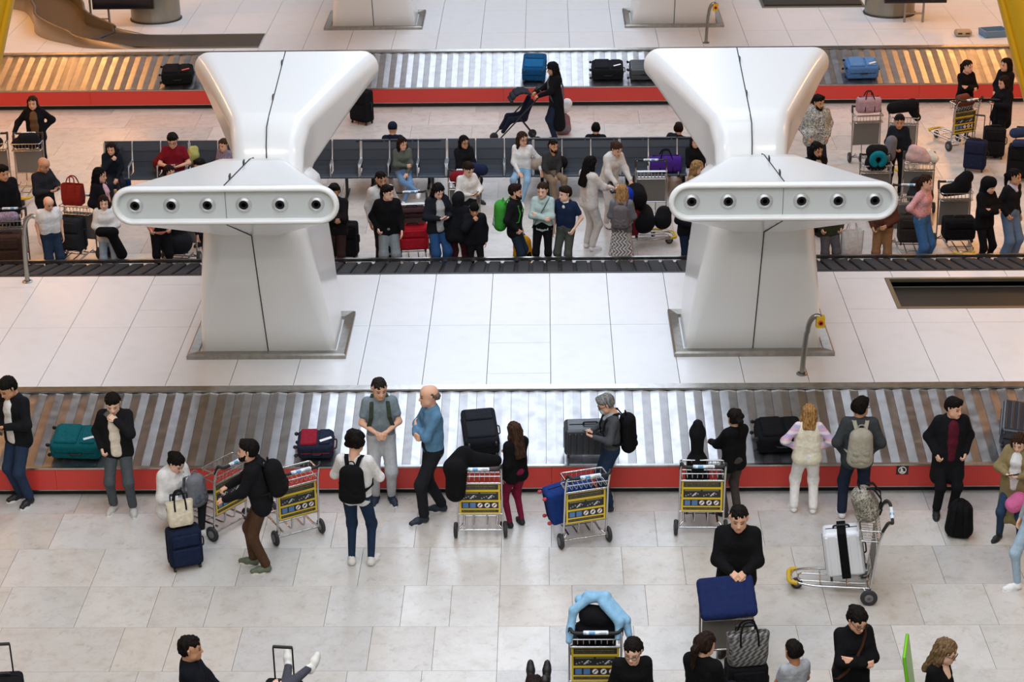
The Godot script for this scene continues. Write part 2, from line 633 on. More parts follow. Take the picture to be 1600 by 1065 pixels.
func build_carousels() -> void:
	var jx := -6.7415
	var z := [-4.832, -2.881, -0.908]
	var tiles := []
	for k in range(-3, 19):
		for r in 2:
			var rc := Rect2(jx + 0.85 * k, z[r], 0.85, z[r + 1] - z[r])
			var cut := []
			if r == 1 and k == 7:
				cut = [-2.26, -1.25]
			if r == 0 and k == 1:
				cut = [-4.47, -3.5]
			if r == 0 and k == -2:
				cut = [-4.4]
			var zz := rc.position.y
			for e in cut + [rc.end.y]:
				tiles.append(Rect2(rc.position.x, zz, 0.85, e - zz))
				zz = e
	var hole := Rect2(5.09, -4.49, 3.2, 1.05)
	carousel("baggage carousel with red panels and two white air columns, in the middle of the hall", 0.67, z[2], z[0], -6.36, jx - 0.85 * 3, jx + 0.85 * 19, minus(tiles, hole.grow(0.06)), hole, 0.2265, 4.43)
	tiles = []
	for k in range(-14, 13):
		for r in [[-18.96, -17.64], [-20.93, -18.96], [-22.9, -20.93], [-24.8, -22.9], [-26.7, -24.8]]:
			tiles.append(Rect2(-0.41 + 0.945 * k, r[0], 0.945, r[1] - r[0]))
	carousel("baggage carousel with red panels at the far end of the hall", -16.07, -17.64, -26.7, -28.2, -13.6, 11.9, tiles, Rect2(), 0.236, -99)


func build_pylon(label: String, at: Vector3) -> void:
	var c := thing("air_column", label, "air column", at, 0, "white air columns on the islands")
	var wh := mat("white lacquer", "e9eae8", 0.3, 0.0, {"clearcoat_enabled": true, "clearcoat": 0.5, "clearcoat_roughness": 0.12})
	var st := steel()
	# foot: leaning shaft
	var secs := [[0.0, 0.925, 0.53, 0.1, 0.0], [0.5, 0.875, 0.715, 0.14, 0.0], [1.0, 0.82, 0.9, 0.2, 0.0], [1.5, 0.75, 1.08, 0.27, 0.0], [1.9, 0.69, 1.22, 0.33, 0.0], [2.05, 0.66, 1.22, 0.33, 0.0], [2.16, 0.6, 1.1, 0.33, 0.0], [2.2, 0.5, 0.9, 0.3, 0.0]]
	var rings := []
	for s in secs:
		rings.append(ring_rr(s[1], s[2], s[3], func(x, y): return Vector3(x, s[0], -y)))
	var b := Mb.new()
	b.grid(rings)
	b.cap(rings[-1], Vector3.UP)
	part(c, "shaft", b.mesh(), wh)
	for s in [1, -1]:
		# horn: from the nozzle face back into the shaft; sections between a lower and an upper line
		var hs := []
		var N := 14
		for q in N + 1:
			var t := float(q) / N
			var lo := Vector2(3.0, 2.775).lerp(Vector2(1.22, 1.97), minf(t * 1.12, 1.0))
			if t > 0.893:
				lo = Vector2(1.22, 1.97).lerp(Vector2(0.5, 1.6), (t - 0.893) / 0.107)
			var up := Vector2(2.99, 3.265).lerp(Vector2(0.95, 2.915), minf(t * 1.18, 1.0))
			if t > 0.8475:
				var u := (t - 0.8475) / 0.1525
				up = Vector2(0.95, 2.915).lerp(Vector2(0.5, 2.86), u).lerp(Vector2(0.5, 2.86).lerp(Vector2(0.42, 2.2), u), u)
			var hx := lerpf(1.357, 0.44, pow(t, 0.93))
			if t > 0.85:
				hx = maxf(hx, 0.47)
			var mid := (lo + up) / 2
			var hh := lo.distance_to(up) / 2
			var ax := (up - lo).normalized()
			var rr := minf(lerpf(0.245, 0.2, t), minf(hh, hx) - 0.01)
			hs.append(ring_rr(hx, hh, rr, func(x, y): return Vector3(x * s, mid.y + ax.y * y, (mid.x + ax.x * y) * s), 8))
		var h := Mb.new()
		h.grid(hs, true, true)
		h.cap(hs[-1], Vector3(0, 0, -s))
		# rounded rim round the recessed face
		var rim := []
		for e in [[1.0, 0.0], [0.985, 0.035], [0.955, 0.05], [0.925, 0.035], [0.92, -0.03]]:
			var d: float = (1.0 - e[0]) * 0.9
			rim.append(ring_rr(1.357 - d, 0.245 - d, 0.245 - d - 0.001, func(x, y): return Vector3(x * s, 3.02 + y, (2.995 + e[1]) * s), 8))
		h.grid(rim, true, false)
		part(c, "horn", h.mesh(), wh)
		var face := Mb.new()
		var fr := ring_rr(1.3, 0.185, 0.184, func(x, y): return Vector3(x * s, 3.02 + y, 2.975 * s), 8)
		face.cap(fr, Vector3(0, 0, s))
		var fp := part(c, "nozzle_panel", face.mesh(), mat("grey panel", "c3caca", 0.4))
		for q in 6:
			var x := (q - 2.5) * 0.433
			var nz := Mb.new()
			var xf := Transform3D(Basis(Vector3.RIGHT, s * (PI / 2)) * Basis(Vector3.UP, 0), Vector3(x, 3.02, 2.975 * s))
			nz.lathe([[0.098, 0.0], [0.097, 0.008], [0.086, 0.02], [0.074, 0.03], [0.066, 0.036], [0.06, 0.036], [0.056, 0.03], [0.054, 0.01], [0.052, 0.0]], 24, xf)
			part(fp, "nozzle", nz.mesh(), mat("satin aluminium", "c9cccd", 0.4, 0.5))
			var hole := Mb.new()
			hole.lathe([[0.056, 0.022], [0.0, 0.02]], 20, xf)
			part(fp, "nozzle_throat", hole.mesh(), mat("nozzle black", "060606", 0.9))
		# dark strip standing in for the groove of the middle joint
		var sm := Mb.new()
		var path := [Vector3(0, 0.0, 0.532), Vector3(0, 1.0, 0.905), Vector3(0, 1.9, 1.225), Vector3(0, 1.97, 1.24), Vector3(0, 2.775, 3.0)]
		var path2 := [Vector3(0, 3.268, 2.99), Vector3(0, 2.918, 0.95), Vector3(0, 2.84, 0.66), Vector3(0, 2.6, 0.5), Vector3(0, 2.25, 0.43)]
		for pth in [path, path2]:
			var w := []
			for p in pth:
				w.append(Vector3(p.x, p.y, p.z * s))
			sm.tube(w, 0.008, 5)
		sm.box(Vector3(0, 3.02, 2.978 * s), Vector3(0.004, 0.36, 0.004))
		part(c, "joint_groove_strip", sm.mesh(), mat("gasket", "2b2b29", 0.7))
		for z in [2.55, 1.45]:
			var lug := Mb.new()
			var y: float = 2.915 + (z - 0.95) * 0.1716
			lug.box(Vector3(0, y + 0.03, z * s), Vector3(0.016, 0.07, 0.09))
			part(c, "lifting_lug", lug.mesh(), mat("lug steel", "33352f", 0.5, 0.5))
	# steel plinth frame, bevelled
	var f := Mb.new()
	var rs := []
	for e in [[1.085, 0.77, 0.0], [1.085, 0.77, 0.05], [1.06, 0.745, 0.07], [0.95, 0.6, 0.05], [0.95, 0.6, 0.0]]:
		rs.append(ring_rr(e[0], e[1], 0.004, func(x, y): return Vector3(x, e[2], -y), 1))
	for r in rs.size() - 1:
		var m: int = rs[r].size()
		for k in m:
			var k2 := (k + 1) % m
			f.quad(rs[r][k], rs[r][k2], rs[r + 1][k2], rs[r + 1][k])
	part(c, "plinth_frame", f.mesh(), textured("plinth steel", "a39f97", "steel", 0.8, 0.38, 0.9))


# ---------------------------------------------------------------- bodies: tapered bones joined by a smooth minimum, meshed as surface nets
func nets(B: PackedFloat32Array, k: float, c: float) -> Array: # B: ax ay az bx by bz ra rb per bone
	var nb := B.size() / 8
	var lo := Vector3(1e9, 1e9, 1e9)
	var hi := -lo
	for b in nb:
		var o := b * 8
		var r := maxf(B[o + 6], B[o + 7]) + c * 2.5
		for e in [Vector3(B[o], B[o + 1], B[o + 2]), Vector3(B[o + 3], B[o + 4], B[o + 5])]:
			lo = lo.min(e - Vector3(r, r, r))
			hi = hi.max(e + Vector3(r, r, r))
	var nx := int((hi.x - lo.x) / c) + 2
	var ny := int((hi.y - lo.y) / c) + 2
	var nz := int((hi.z - lo.z) / c) + 2
	var nxy := nx * ny
	var F := PackedFloat32Array()
	F.resize(nx * ny * nz)
	F.fill(1.0)
	var k4 := 0.25 / k
	for b in nb:
		var o := b * 8
		var ax := B[o] - lo.x
		var ay := B[o + 1] - lo.y
		var az := B[o + 2] - lo.z
		var ex := B[o + 3] - B[o]
		var ey := B[o + 4] - B[o + 1]
		var ez := B[o + 5] - B[o + 2]
		var ra := B[o + 6]
		var dr := B[o + 7] - ra
		var il := 1.0 / maxf(ex * ex + ey * ey + ez * ez, 1e-9)
		var ma := ra + k * 0.6 + c
		var mb := ra + dr + k * 0.6 + c
		var x0 := maxi(0, int((minf(ax - ma, ax + ex - mb)) / c))
		var x1 := mini(nx - 1, int((maxf(ax + ma, ax + ex + mb)) / c) + 1)
		var y0 := maxi(0, int((minf(ay - ma, ay + ey - mb)) / c))
		var y1 := mini(ny - 1, int((maxf(ay + ma, ay + ey + mb)) / c) + 1)
		var z0 := maxi(0, int((minf(az - ma, az + ez - mb)) / c))
		var z1 := mini(nz - 1, int((maxf(az + ma, az + ez + mb)) / c) + 1)
		for iz in range(z0, z1 + 1):
			var pz := iz * c - az
			for iy in range(y0, y1 + 1):
				var py := iy * c - ay
				var i := iz * nxy + iy * nx + x0
				var yz := py * ey + pz * ez
				var px := x0 * c - ax
				for ix in range(x0, x1 + 1):
					var t := clampf((px * ex + yz) * il, 0.0, 1.0)
					var qx := px - ex * t
					var qy := py - ey * t
					var qz := pz - ez * t
					var d := sqrt(qx * qx + qy * qy + qz * qz) - ra - dr * t
					var f := F[i]
					if d < f + k:
						if f < d + k:
							var h := k - absf(f - d)
							F[i] = minf(f, d) - h * h * k4
						else:
							F[i] = d
					i += 1
					px += c
	var V := PackedVector3Array()
	var N := PackedVector3Array()
	var I := PackedInt32Array()
	var at := PackedInt32Array()
	at.resize(F.size())
	at.fill(-1)
	var live := PackedInt32Array()
	var band := c * 1.75
	for iz in nz - 1:
		for iy in ny - 1:
			var i := iz * nxy + iy * nx
			for ix in nx - 1:
				var f0 := F[i]
				if f0 < band and f0 > -band:
					var f1 := F[i + 1]
					var f2 := F[i + nx]
					var f3 := F[i + nx + 1]
					var f4 := F[i + nxy]
					var f5 := F[i + nxy + 1]
					var f6 := F[i + nxy + nx]
					var f7 := F[i + nxy + nx + 1]
					var s := int(f0 < 0) + int(f1 < 0) + int(f2 < 0) + int(f3 < 0) + int(f4 < 0) + int(f5 < 0) + int(f6 < 0) + int(f7 < 0)
					if s > 0 and s < 8:
						var g := Vector3(f1 + f3 + f5 + f7 - f0 - f2 - f4 - f6, f2 + f3 + f6 + f7 - f0 - f1 - f4 - f5, f4 + f5 + f6 + f7 - f0 - f1 - f2 - f3) * 0.25
						var m := (f0 + f1 + f2 + f3 + f4 + f5 + f6 + f7) * 0.125
						var st := (g * (-m / maxf(g.length_squared(), 1e-9))).clampf(-0.5, 0.5)
						at[i] = V.size()
						live.append(i)
						V.append(lo + (Vector3(ix, iy, iz) + Vector3(0.5, 0.5, 0.5) + st) * c)
						N.append(g.normalized())
				i += 1
	for i in live:
		var s0 := F[i] < 0
		for ax in 3:
			var step: int = [1, nx, nxy][ax]
			if (F[i + step] < 0) == s0:
				continue
			var u: int = [nx, nxy, 1][ax]
			var w: int = [nxy, 1, nx][ax]
			if i - u - w < 0:
				continue
			var a := at[i]
			var b := at[i - u]
			var cc := at[i - u - w]
			var d := at[i - w]
			if b < 0 or cc < 0 or d < 0:
				continue
			if s0:
				I.append_array([a, cc, b, a, d, cc])
			else:
				I.append_array([a, b, cc, a, cc, d])
	return [V, N, I]


func bone(B: PackedFloat32Array, a: Vector3, b: Vector3, ra: float, rb: float) -> void:
	B.append_array([a.x, a.y, a.z, b.x, b.y, b.z, ra, rb])


func merge(a: Array, b: Array, xf: Transform3D) -> void:
	var k: int = a[0].size()
	a[0].append_array(xf * b[0])
	var m: PackedVector3Array = b[1]
	a[1].append_array(Transform3D(xf.basis.orthonormalized(), Vector3.ZERO) * m)
	var q: PackedInt32Array = b[2].duplicate()
	for e in q.size():
		q[e] += k
	a[2].append_array(q)
	if b.size() > 3:
		a[3].append_array(b[3])
	elif a.size() > 3:
		var w := PackedColorArray()
		w.resize(b[0].size())
		w.fill(Color.WHITE)
		a[3].append_array(w)


func to_mesh(a: Array) -> ArrayMesh:
	var r := []
	r.resize(Mesh.ARRAY_MAX)
	r[Mesh.ARRAY_VERTEX] = a[0]
	r[Mesh.ARRAY_NORMAL] = a[1]
	r[Mesh.ARRAY_INDEX] = a[2]
	if a.size() > 3:
		r[Mesh.ARRAY_COLOR] = a[3]
	var m := ArrayMesh.new()
	m.add_surface_from_arrays(Mesh.PRIMITIVE_TRIANGLES, r)
	return m


var head_arr: Array
var hand_arr := {}
var shared := {}


func make_shared() -> void:
	# head, face towards +z, origin under the skull
	var B := PackedFloat32Array()
	bone(B, Vector3(0, 0.135, -0.03), Vector3(0, 0.142, 0.012), 0.08, 0.078)
	bone(B, Vector3(0, 0.09, 0.0), Vector3(0, 0.085, 0.03), 0.068, 0.062)
	bone(B, Vector3(-0.032, 0.045, 0.03), Vector3(0, 0.02, 0.062), 0.038, 0.026)
	bone(B, Vector3(0.032, 0.045, 0.03), Vector3(0, 0.02, 0.062), 0.038, 0.026)
	bone(B, Vector3(0, 0.045, 0.06), Vector3(0, 0.075, 0.062), 0.03, 0.032)
	bone(B, Vector3(0, -0.08, -0.018), Vector3(0, 0.05, -0.01), 0.056, 0.055)
	var H := nets(B, 0.03, 0.007)
	B = PackedFloat32Array()
	bone(B, Vector3(0, 0.112, 0.086), Vector3(0, 0.078, 0.104), 0.009, 0.013)
	bone(B, Vector3(-0.011, 0.073, 0.095), Vector3(0.011, 0.073, 0.095), 0.009, 0.009)
	for s in [-1, 1]:
		bone(B, Vector3(s * 0.081, 0.125, -0.012), Vector3(s * 0.077, 0.085, -0.004), 0.014, 0.009)
		bone(B, Vector3(s * 0.016, 0.13, 0.083), Vector3(s * 0.045, 0.13, 0.073), 0.01, 0.009)
	bone(B, Vector3(-0.014, 0.046, 0.085), Vector3(0.014, 0.046, 0.085), 0.0095, 0.0095)
	var face := nets(B, 0.008, 0.005)
	merge(H, face, Transform3D())
	var C := PackedColorArray()
	for p in H[0]:
		var q: Vector3 = p
		var c := Color(1, 1, 1)
		if q.z > 0.05 and absf(absf(q.x) - 0.031) < 0.014 and absf(q.y - 0.113) < 0.0065:
			c = Color(0.16, 0.12, 0.1)
		elif q.z > 0.05 and absf(absf(q.x) - 0.031) < 0.02 and absf(q.y - 0.134) < 0.006:
			c = Color(0.28, 0.2, 0.16)
		elif q.z > 0.075 and absf(q.x) < 0.024 and absf(q.y - 0.046) < 0.011:
			c = Color(0.85, 0.52, 0.5)
		C.append(c)
	H.append(C)
	head_arr = H
	# hands: fingers along +z, back of the hand +y, thumb on +x (left) or -x (right)
	for s in [-1, 1]:
		for curl in [0, 1]:
			B = PackedFloat32Array()
			for q in [-0.026, -0.009, 0.009, 0.026]:
				bone(B, Vector3(q * 0.5, 0, -0.01), Vector3(q, 0, 0.085), 0.021, 0.014)
			var ln := [0.062, 0.074, 0.08, 0.072]
			for e in 4:
				var x: float = [-0.031, -0.0105, 0.0105, 0.031][e] * s
				var p := Vector3(x, 0, 0.088)
				var an: float = 0.25 if curl == 0 else 0.9
				for j in 3:
					var l: float = ln[e] * [0.45, 0.32, 0.25][j]
					var d := Vector3(x * 0.8, -sin(an), cos(an)).normalized()
					bone(B, p, p + d * l, 0.0098 - 0.0012 * j, 0.0088 - 0.0012 * j)
					p += d * l
					an += 0.3 if curl == 0 else 1.0
			bone(B, Vector3(s * 0.02, -0.004, 0.02), Vector3(s * 0.05, -0.014, 0.055), 0.016, 0.011)
			bone(B, Vector3(s * 0.05, -0.014, 0.055), Vector3(s * (0.06 if curl == 0 else 0.045), -0.028, 0.092), 0.011, 0.0085)
			hand_arr[[s, curl]] = nets(B, 0.006, 0.0065)
	# shoe
	B = PackedFloat32Array()
	bone(B, Vector3(0, 0.04, -0.045), Vector3(0, 0.036, 0.06), 0.044, 0.047)
	bone(B, Vector3(0, 0.036, 0.06), Vector3(0, 0.028, 0.14), 0.046, 0.036)
	bone(B, Vector3(0, 0.05, -0.035), Vector3(0, 0.1, -0.03), 0.043, 0.04)
	var sh := nets(B, 0.03, 0.01)
	var low: PackedVector3Array = sh[0]
	for e in low.size():
		low[e].y = maxf(low[e].y, 0.012)
	sh[0] = low
	shared["shoe"] = to_mesh(sh)
	var so := Mb.new()
	var r0 := []
	var r1 := []
	for e in 20:
		var a := -TAU * e / 20
		var sz := 0.125 if sin(a) > 0 else 0.09
		var p := Vector3(cos(a) * (0.05 if sin(a) > 0 else 0.047), 0, 0.05 + sin(a) * sz * 1.02)
		r0.append(p)
		r1.append(p * Vector3(1.0, 1, 1.0) + Vector3(0, 0.026, 0))
	so.grid([r0, r1])
	so.cap(r1, Vector3.UP)
	so.cap(r0, Vector3.DOWN)
	shared["sole"] = so.mesh()
	B = PackedFloat32Array()
	bone(B, Vector3(0, 0.1, -0.03), Vector3(0, 0.24, -0.035), 0.052, 0.06)
	shared["bootleg"] = to_mesh(nets(B, 0.02, 0.012))
	# hair
	for kind in ["short", "crop", "fringe", "long", "bun", "pony", "bob", "hood", "beanie", "beard", "curly", "half"]:
		B = PackedFloat32Array()
		var c := 0.009
		match kind:
			"crop":
				bone(B, Vector3(0, 0.148, -0.036), Vector3(0, 0.158, 0.008), 0.082, 0.077)
				bone(B, Vector3(-0.03, 0.105, -0.045), Vector3(0.03, 0.105, -0.045), 0.06, 0.06)
			"fringe":
				for s in [-1, 1]:
					bone(B, Vector3(s * 0.066, 0.135, -0.02), Vector3(s * 0.045, 0.1, -0.075), 0.024, 0.034)
				bone(B, Vector3(-0.04, 0.1, -0.078), Vector3(0.04, 0.1, -0.078), 0.036, 0.036)
			"beard":
				for s in [-1, 1]:
					bone(B, Vector3(s * 0.062, 0.075, 0.025), Vector3(s * 0.048, 0.035, 0.045), 0.016, 0.022)
					bone(B, Vector3(s * 0.048, 0.035, 0.045), Vector3(0, 0.012, 0.077), 0.022, 0.024)
				bone(B, Vector3(-0.022, 0.058, 0.09), Vector3(0.022, 0.058, 0.09), 0.008, 0.008)
			"hood":
				bone(B, Vector3(0, 0.13, -0.05), Vector3(0, 0.17, 0.0), 0.115, 0.1)
				bone(B, Vector3(0, 0.13, -0.05), Vector3(0, -0.03, -0.045), 0.11, 0.1)
			"beanie":
				bone(B, Vector3(0, 0.16, -0.03), Vector3(0, 0.165, 0.005), 0.092, 0.092)
			_:
				bone(B, Vector3(0, 0.15, -0.04), Vector3(0, 0.162, 0.0), 0.088, 0.083)
				bone(B, Vector3(-0.032, 0.11, -0.045), Vector3(0.032, 0.11, -0.045), 0.064, 0.064)
				if kind == "short":
					bone(B, Vector3(-0.03, 0.205, 0.05), Vector3(0.04, 0.205, 0.045), 0.032, 0.03)
				if kind == "curly":
					rng.seed = 5
					for e in 26:
						var d := Vector3(rng.randf_range(-1, 1), rng.randf_range(-0.6, 1), rng.randf_range(-1, 0.35)).normalized()
						var p := Vector3(0, 0.14, -0.035) + d * 0.088
						bone(B, p, p, 0.03, 0.03)
				if kind in ["long", "bob", "half"]:
					var dn: float = {"long": -0.21, "bob": -0.03, "half": -0.12}[kind]
					for s in [-1, 1]:
						bone(B, Vector3(s * 0.07, 0.15, -0.005), Vector3(s * 0.084, 0.03, -0.005), 0.026, 0.028)
						bone(B, Vector3(s * 0.084, 0.03, -0.005), Vector3(s * 0.085, dn, 0.0 if kind == "long" else -0.02), 0.03, 0.026)
					for s in [-1, 0, 1]:
						bone(B, Vector3(s * 0.045, 0.08, -0.075), Vector3(s * 0.055, dn - 0.04, -0.095), 0.045, 0.034)
				if kind == "bun":
					bone(B, Vector3(0, 0.12, -0.125), Vector3(0, 0.125, -0.13), 0.04, 0.04)
				if kind == "pony":
					bone(B, Vector3(0, 0.13, -0.11), Vector3(0, 0.09, -0.145), 0.03, 0.034)
					bone(B, Vector3(0, 0.09, -0.145), Vector3(0, -0.12, -0.135), 0.036, 0.018)
		var hr := nets(B, 0.018 if kind == "curly" else 0.03, c)
		if not kind in ["hood", "beanie"]: # locks
			var fn := FastNoiseLite.new()
			fn.frequency = 1.0
			fn.seed = 4
			var hv: PackedVector3Array = hr[0]
			for e in hv.size():
				var q := hv[e]
				hv[e] = q + hr[1][e] * (fn.get_noise_3d(q.x * 42, q.y * 14, q.z * 42) * 0.011 + (0.004 * sin(q.x * 180.0) if kind in ["long", "half", "bob", "pony"] else 0.0))
			hr[0] = hv
			var nn := PackedVector3Array()
			nn.resize(hv.size())
			for e in range(0, hr[2].size(), 3):
				var i0: int = hr[2][e]
				var i1: int = hr[2][e + 1]
				var i2: int = hr[2][e + 2]
				var fnrm := (hv[i2] - hv[i0]).cross(hv[i1] - hv[i0])
				nn[i0] += fnrm
				nn[i1] += fnrm
				nn[i2] += fnrm
			for e in nn.size():
				nn[e] = nn[e].normalized() if nn[e].length_squared() > 1e-16 else hr[1][e]
			if nn[0].dot(hr[1][0]) < 0:
				for e in nn.size():
					nn[e] = -nn[e]
			hr[1] = nn
		shared["hair_" + kind] = to_mesh(hr)


const ARMS := { # wrist from the shoulder (outward, up, forward), way the elbow points, back of the hand
	"hang": [Vector3(0.06, -0.51, 0.05), Vector3(0.3, 0, -1), Vector3(1, 0.1, 0)],
	"swing": [Vector3(0.06, -0.47, 0.17), Vector3(0.3, 0, -1), Vector3(1, 0.1, 0)],
	"phone": [Vector3(-0.07, -0.25, 0.27), Vector3(0.7, -0.5, -0.4), Vector3(0.3, -0.8, 0.5)],
	"phone_low": [Vector3(-0.1, -0.33, 0.24), Vector3(0.7, -0.4, -0.5), Vector3(0.3, -0.8, 0.5)],
	"crossed": [Vector3(-0.215, -0.21, 0.2), Vector3(0.5, -0.8, 0.3), Vector3(0, 0.2, 1)],
	"crossed_low": [Vector3(-0.2, -0.26, 0.23), Vector3(0.5, -0.8, 0.3), Vector3(0, 0.2, 1)],
	"hips": [Vector3(0.02, -0.36, 0.03), Vector3(1, 0, -0.5), Vector3(0.6, 0.6, 0.4)],
	"pocket": [Vector3(0.03, -0.44, 0.1), Vector3(0.7, 0, -0.9), Vector3(1, 0.2, 0.2)],
	"clasp": [Vector3(-0.12, -0.36, 0.21), Vector3(0.8, -0.3, -0.4), Vector3(0.4, 0.2, 1)],
	"ear": [Vector3(-0.06, 0.05, 0.17), Vector3(0.7, -0.7, 0.1), Vector3(1, 0.2, 0.2)],
	"mouth": [Vector3(-0.12, 0.0, 0.19), Vector3(0.7, -0.7, 0.1), Vector3(0.6, 0.1, 0.7)],
	"push": [Vector3(0.0, -0.3, 0.4), Vector3(0.5, -0.6, -0.6), Vector3(0, 1, 0.2)],
	"reach": [Vector3(0.02, -0.3, 0.42), Vector3(0.5, -0.6, -0.6), Vector3(0, 1, 0.3)],
	"lap": [Vector3(-0.1, -0.42, 0.27), Vector3(0.8, -0.2, -0.5), Vector3(0, 1, 0.2)],
	"side": [Vector3(0.22, -0.42, 0.1), Vector3(0.3, 0, -1), Vector3(0.4, 1, 0)],
	"strap": [Vector3(-0.06, -0.12, 0.17), Vector3(0.6, -0.8, -0.1), Vector3(0.5, 0.2, 0.9)],
	"behind": [Vector3(-0.05, -0.42, -0.14), Vector3(1, 0, -0.4), Vector3(0, 0.3, -1)],
}


func ik(a: Vector3, t: Vector3, l1: float, l2: float, pole: Vector3) -> Array:
	var d := t - a
	var L := clampf(d.length(), absf(l1 - l2) + 0.02, l1 + l2 - 0.004)
	d = d.normalized()
	var x := (l1 * l1 - l2 * l2 + L * L) / (2 * L)
	var y := sqrt(maxf(l1 * l1 - x * x, 0.0))
	var p := (pole - d * pole.dot(d)).normalized()
	return [a + d * x + p * y, a + d * L]


func solve(s: Dictionary) -> Dictionary: # joints, then the meshes of one figure
	var u: float = s.h / 1.74
	var g: float = s.get("g", 1.0)
	var fem: bool = s.get("fem", false)
	var cell: float = s.get("cell", 0.0165)
	var sit: bool = s.has("sit")
	var lean: float = deg_to_rad(s.get("lean", 0.0))
	var Pc := Vector3(0, 0.955 * u, 0)
	if sit:
		Pc.y = s.sit + 0.1 * u
	var T := Basis(Vector3.UP, deg_to_rad(s.get("twist", 0.0))) * Basis(Vector3.BACK, deg_to_rad(s.get("tilt", 0.0))) * Basis(Vector3.RIGHT, lean)
	if lean and not sit:
		Pc.z -= sin(lean) * 0.18 * u
	var at := func(x: float, y: float, z: float) -> Vector3: return Pc + T * (Vector3(x, y, z) * u)
	var sw := 0.148 if fem else 0.168
	var J := {}
	var hands := []
	for q in [1, -1]:
		var k := "L" if q == 1 else "R"
		var pre = s.get(k, "hang")
		var A: Array = ARMS[pre] if pre is String else [pre, Vector3(0.6, -0.4, -0.6), Vector3(0.3, 0.6, 0.4)]
		var sh: Vector3 = at.call(q * sw, 0.455, -0.01)
		var off: Vector3 = A[0]
		var tg: Vector3 = sh + T * (Vector3(off.x * q, off.y, off.z) * u)
		var r := ik(sh, tg, 0.285 * u, 0.255 * u, T * Vector3(A[1].x * q, A[1].y, A[1].z))
		J["s" + k] = sh
		J["e" + k] = r[0]
		J["w" + k] = r[1]
		var z: Vector3 = (r[1] - r[0]).normalized()
		if pre is String and pre in ["crossed", "crossed_low"]:
			z = (z + T * Vector3(-q * 0.2, 0.0, -0.45)).normalized()
		if pre is String and pre in ["clasp", "phone", "phone_low", "lap", "push", "reach"]:
			z = (z + T * Vector3(-q * 0.35, 0.0, 0.25)).normalized()
		var y := T * Vector3(A[2].x * q, A[2].y, A[2].z)
		y = (y - z * y.dot(z)).normalized()
		var hb := Basis(y.cross(z), y, z)
		hands.append([q, 0 if pre is String and pre in ["hang", "swing", "crossed", "behind", "lap", "side"] else 1, Transform3D(hb * Basis.from_scale(Vector3.ONE * u * (0.92 if fem else 1.0)), r[1])])
	var feet: Array = s.get("feet", [Vector3(0.1, 0, 0.03), Vector3(-0.1, 0, 0.0)] if not sit else [Vector3(0.11, 0, 0.46), Vector3(-0.11, 0, 0.46)])
	var knee: Array = s.get("knee", [Vector3(0.12, 0, 1), Vector3(-0.12, 0, 1)])
	for q in [1, -1]:
		var k := "L" if q == 1 else "R"
		var hp := Pc + Vector3(q * 0.088 * u, -0.045 * u, 0)
		var f: Vector3 = feet[0 if q == 1 else 1]
		var an := Vector3(f.x * u, f.y + 0.085 * u, f.z * u)
		var kp: Vector3 = knee[0 if q == 1 else 1]
		var r := ik(hp, an, 0.445 * u, 0.425 * u, kp)
		J["h" + k] = hp
		J["k" + k] = r[0]
		J["a" + k] = r[1]
	var bare: float = s.get("bare", 0.0) # 0 sleeves to the wrist, 1 short sleeves, 0.5 rolled
	# skin: neck, arms, hands and a core through the clothes
	var B := PackedFloat32Array()
	bone(B, at.call(0, 0.42, -0.01), at.call(0, 0.56, 0.012), 0.06 * u, 0.053 * u)
	bone(B, Pc, at.call(0, 0.42, -0.01), 0.05 * u, 0.055 * u)
	if s.get("lowneck", false):
		bone(B, at.call(0, 0.44, 0.05), at.call(0, 0.37, 0.1), 0.06 * u, 0.04 * u)
	for k in ["L", "R"]:
		bone(B, J["s" + k], J["e" + k], 0.03 * u, (0.042 if bare > 0.8 else 0.03) * u * g)
		bone(B, J["e" + k], J["w" + k], (0.04 if bare > 0.3 else 0.024) * u * g, 0.026 * u)
		bone(B, at.call(0, 0.4, -0.01), J["s" + k], 0.04 * u, 0.035 * u)
		bone(B, Pc, J["h" + k], 0.05 * u, 0.05 * u)
		var lr: float = 0.05 if s.get("legs_bare", false) else 0.026
		bone(B, J["h" + k], J["k" + k], lr * u, lr * u)
		bone(B, J["k" + k], J["a" + k], lr * u, 0.026 * u)
	var body := nets(B, 0.025, cell)
	var w := PackedColorArray()
	w.resize(body[0].size())
	w.fill(Color.WHITE)
	body.append(w)
	for h in hands:
		merge(body, hand_arr[[h[0], h[1]]], h[2])
	var hb2 := Basis(Vector3.UP, deg_to_rad(s.get("hy", 0.0))) * Basis(Vector3.RIGHT, deg_to_rad(s.get("hp", 8.0)))
	var hs: float = u * (1.07 if fem else 1.1) * s.get("hs", 1.0)
	var hx := Transform3D(hb2 * Basis.from_scale(Vector3.ONE * hs), at.call(0, 0.535, 0.018))
	merge(body, head_arr, hx)
	var out := {"body": body, "head": hx, "layers": [], "J": J, "hands": hands, "Pc": Pc, "T": T}
	for l in s.wear:
		B = PackedFloat32Array()
		garment(B, l[0], J, at, u, g, fem)
		out.layers.append(nets(B, l[2] if l.size() > 2 else 0.05, cell))
	return out


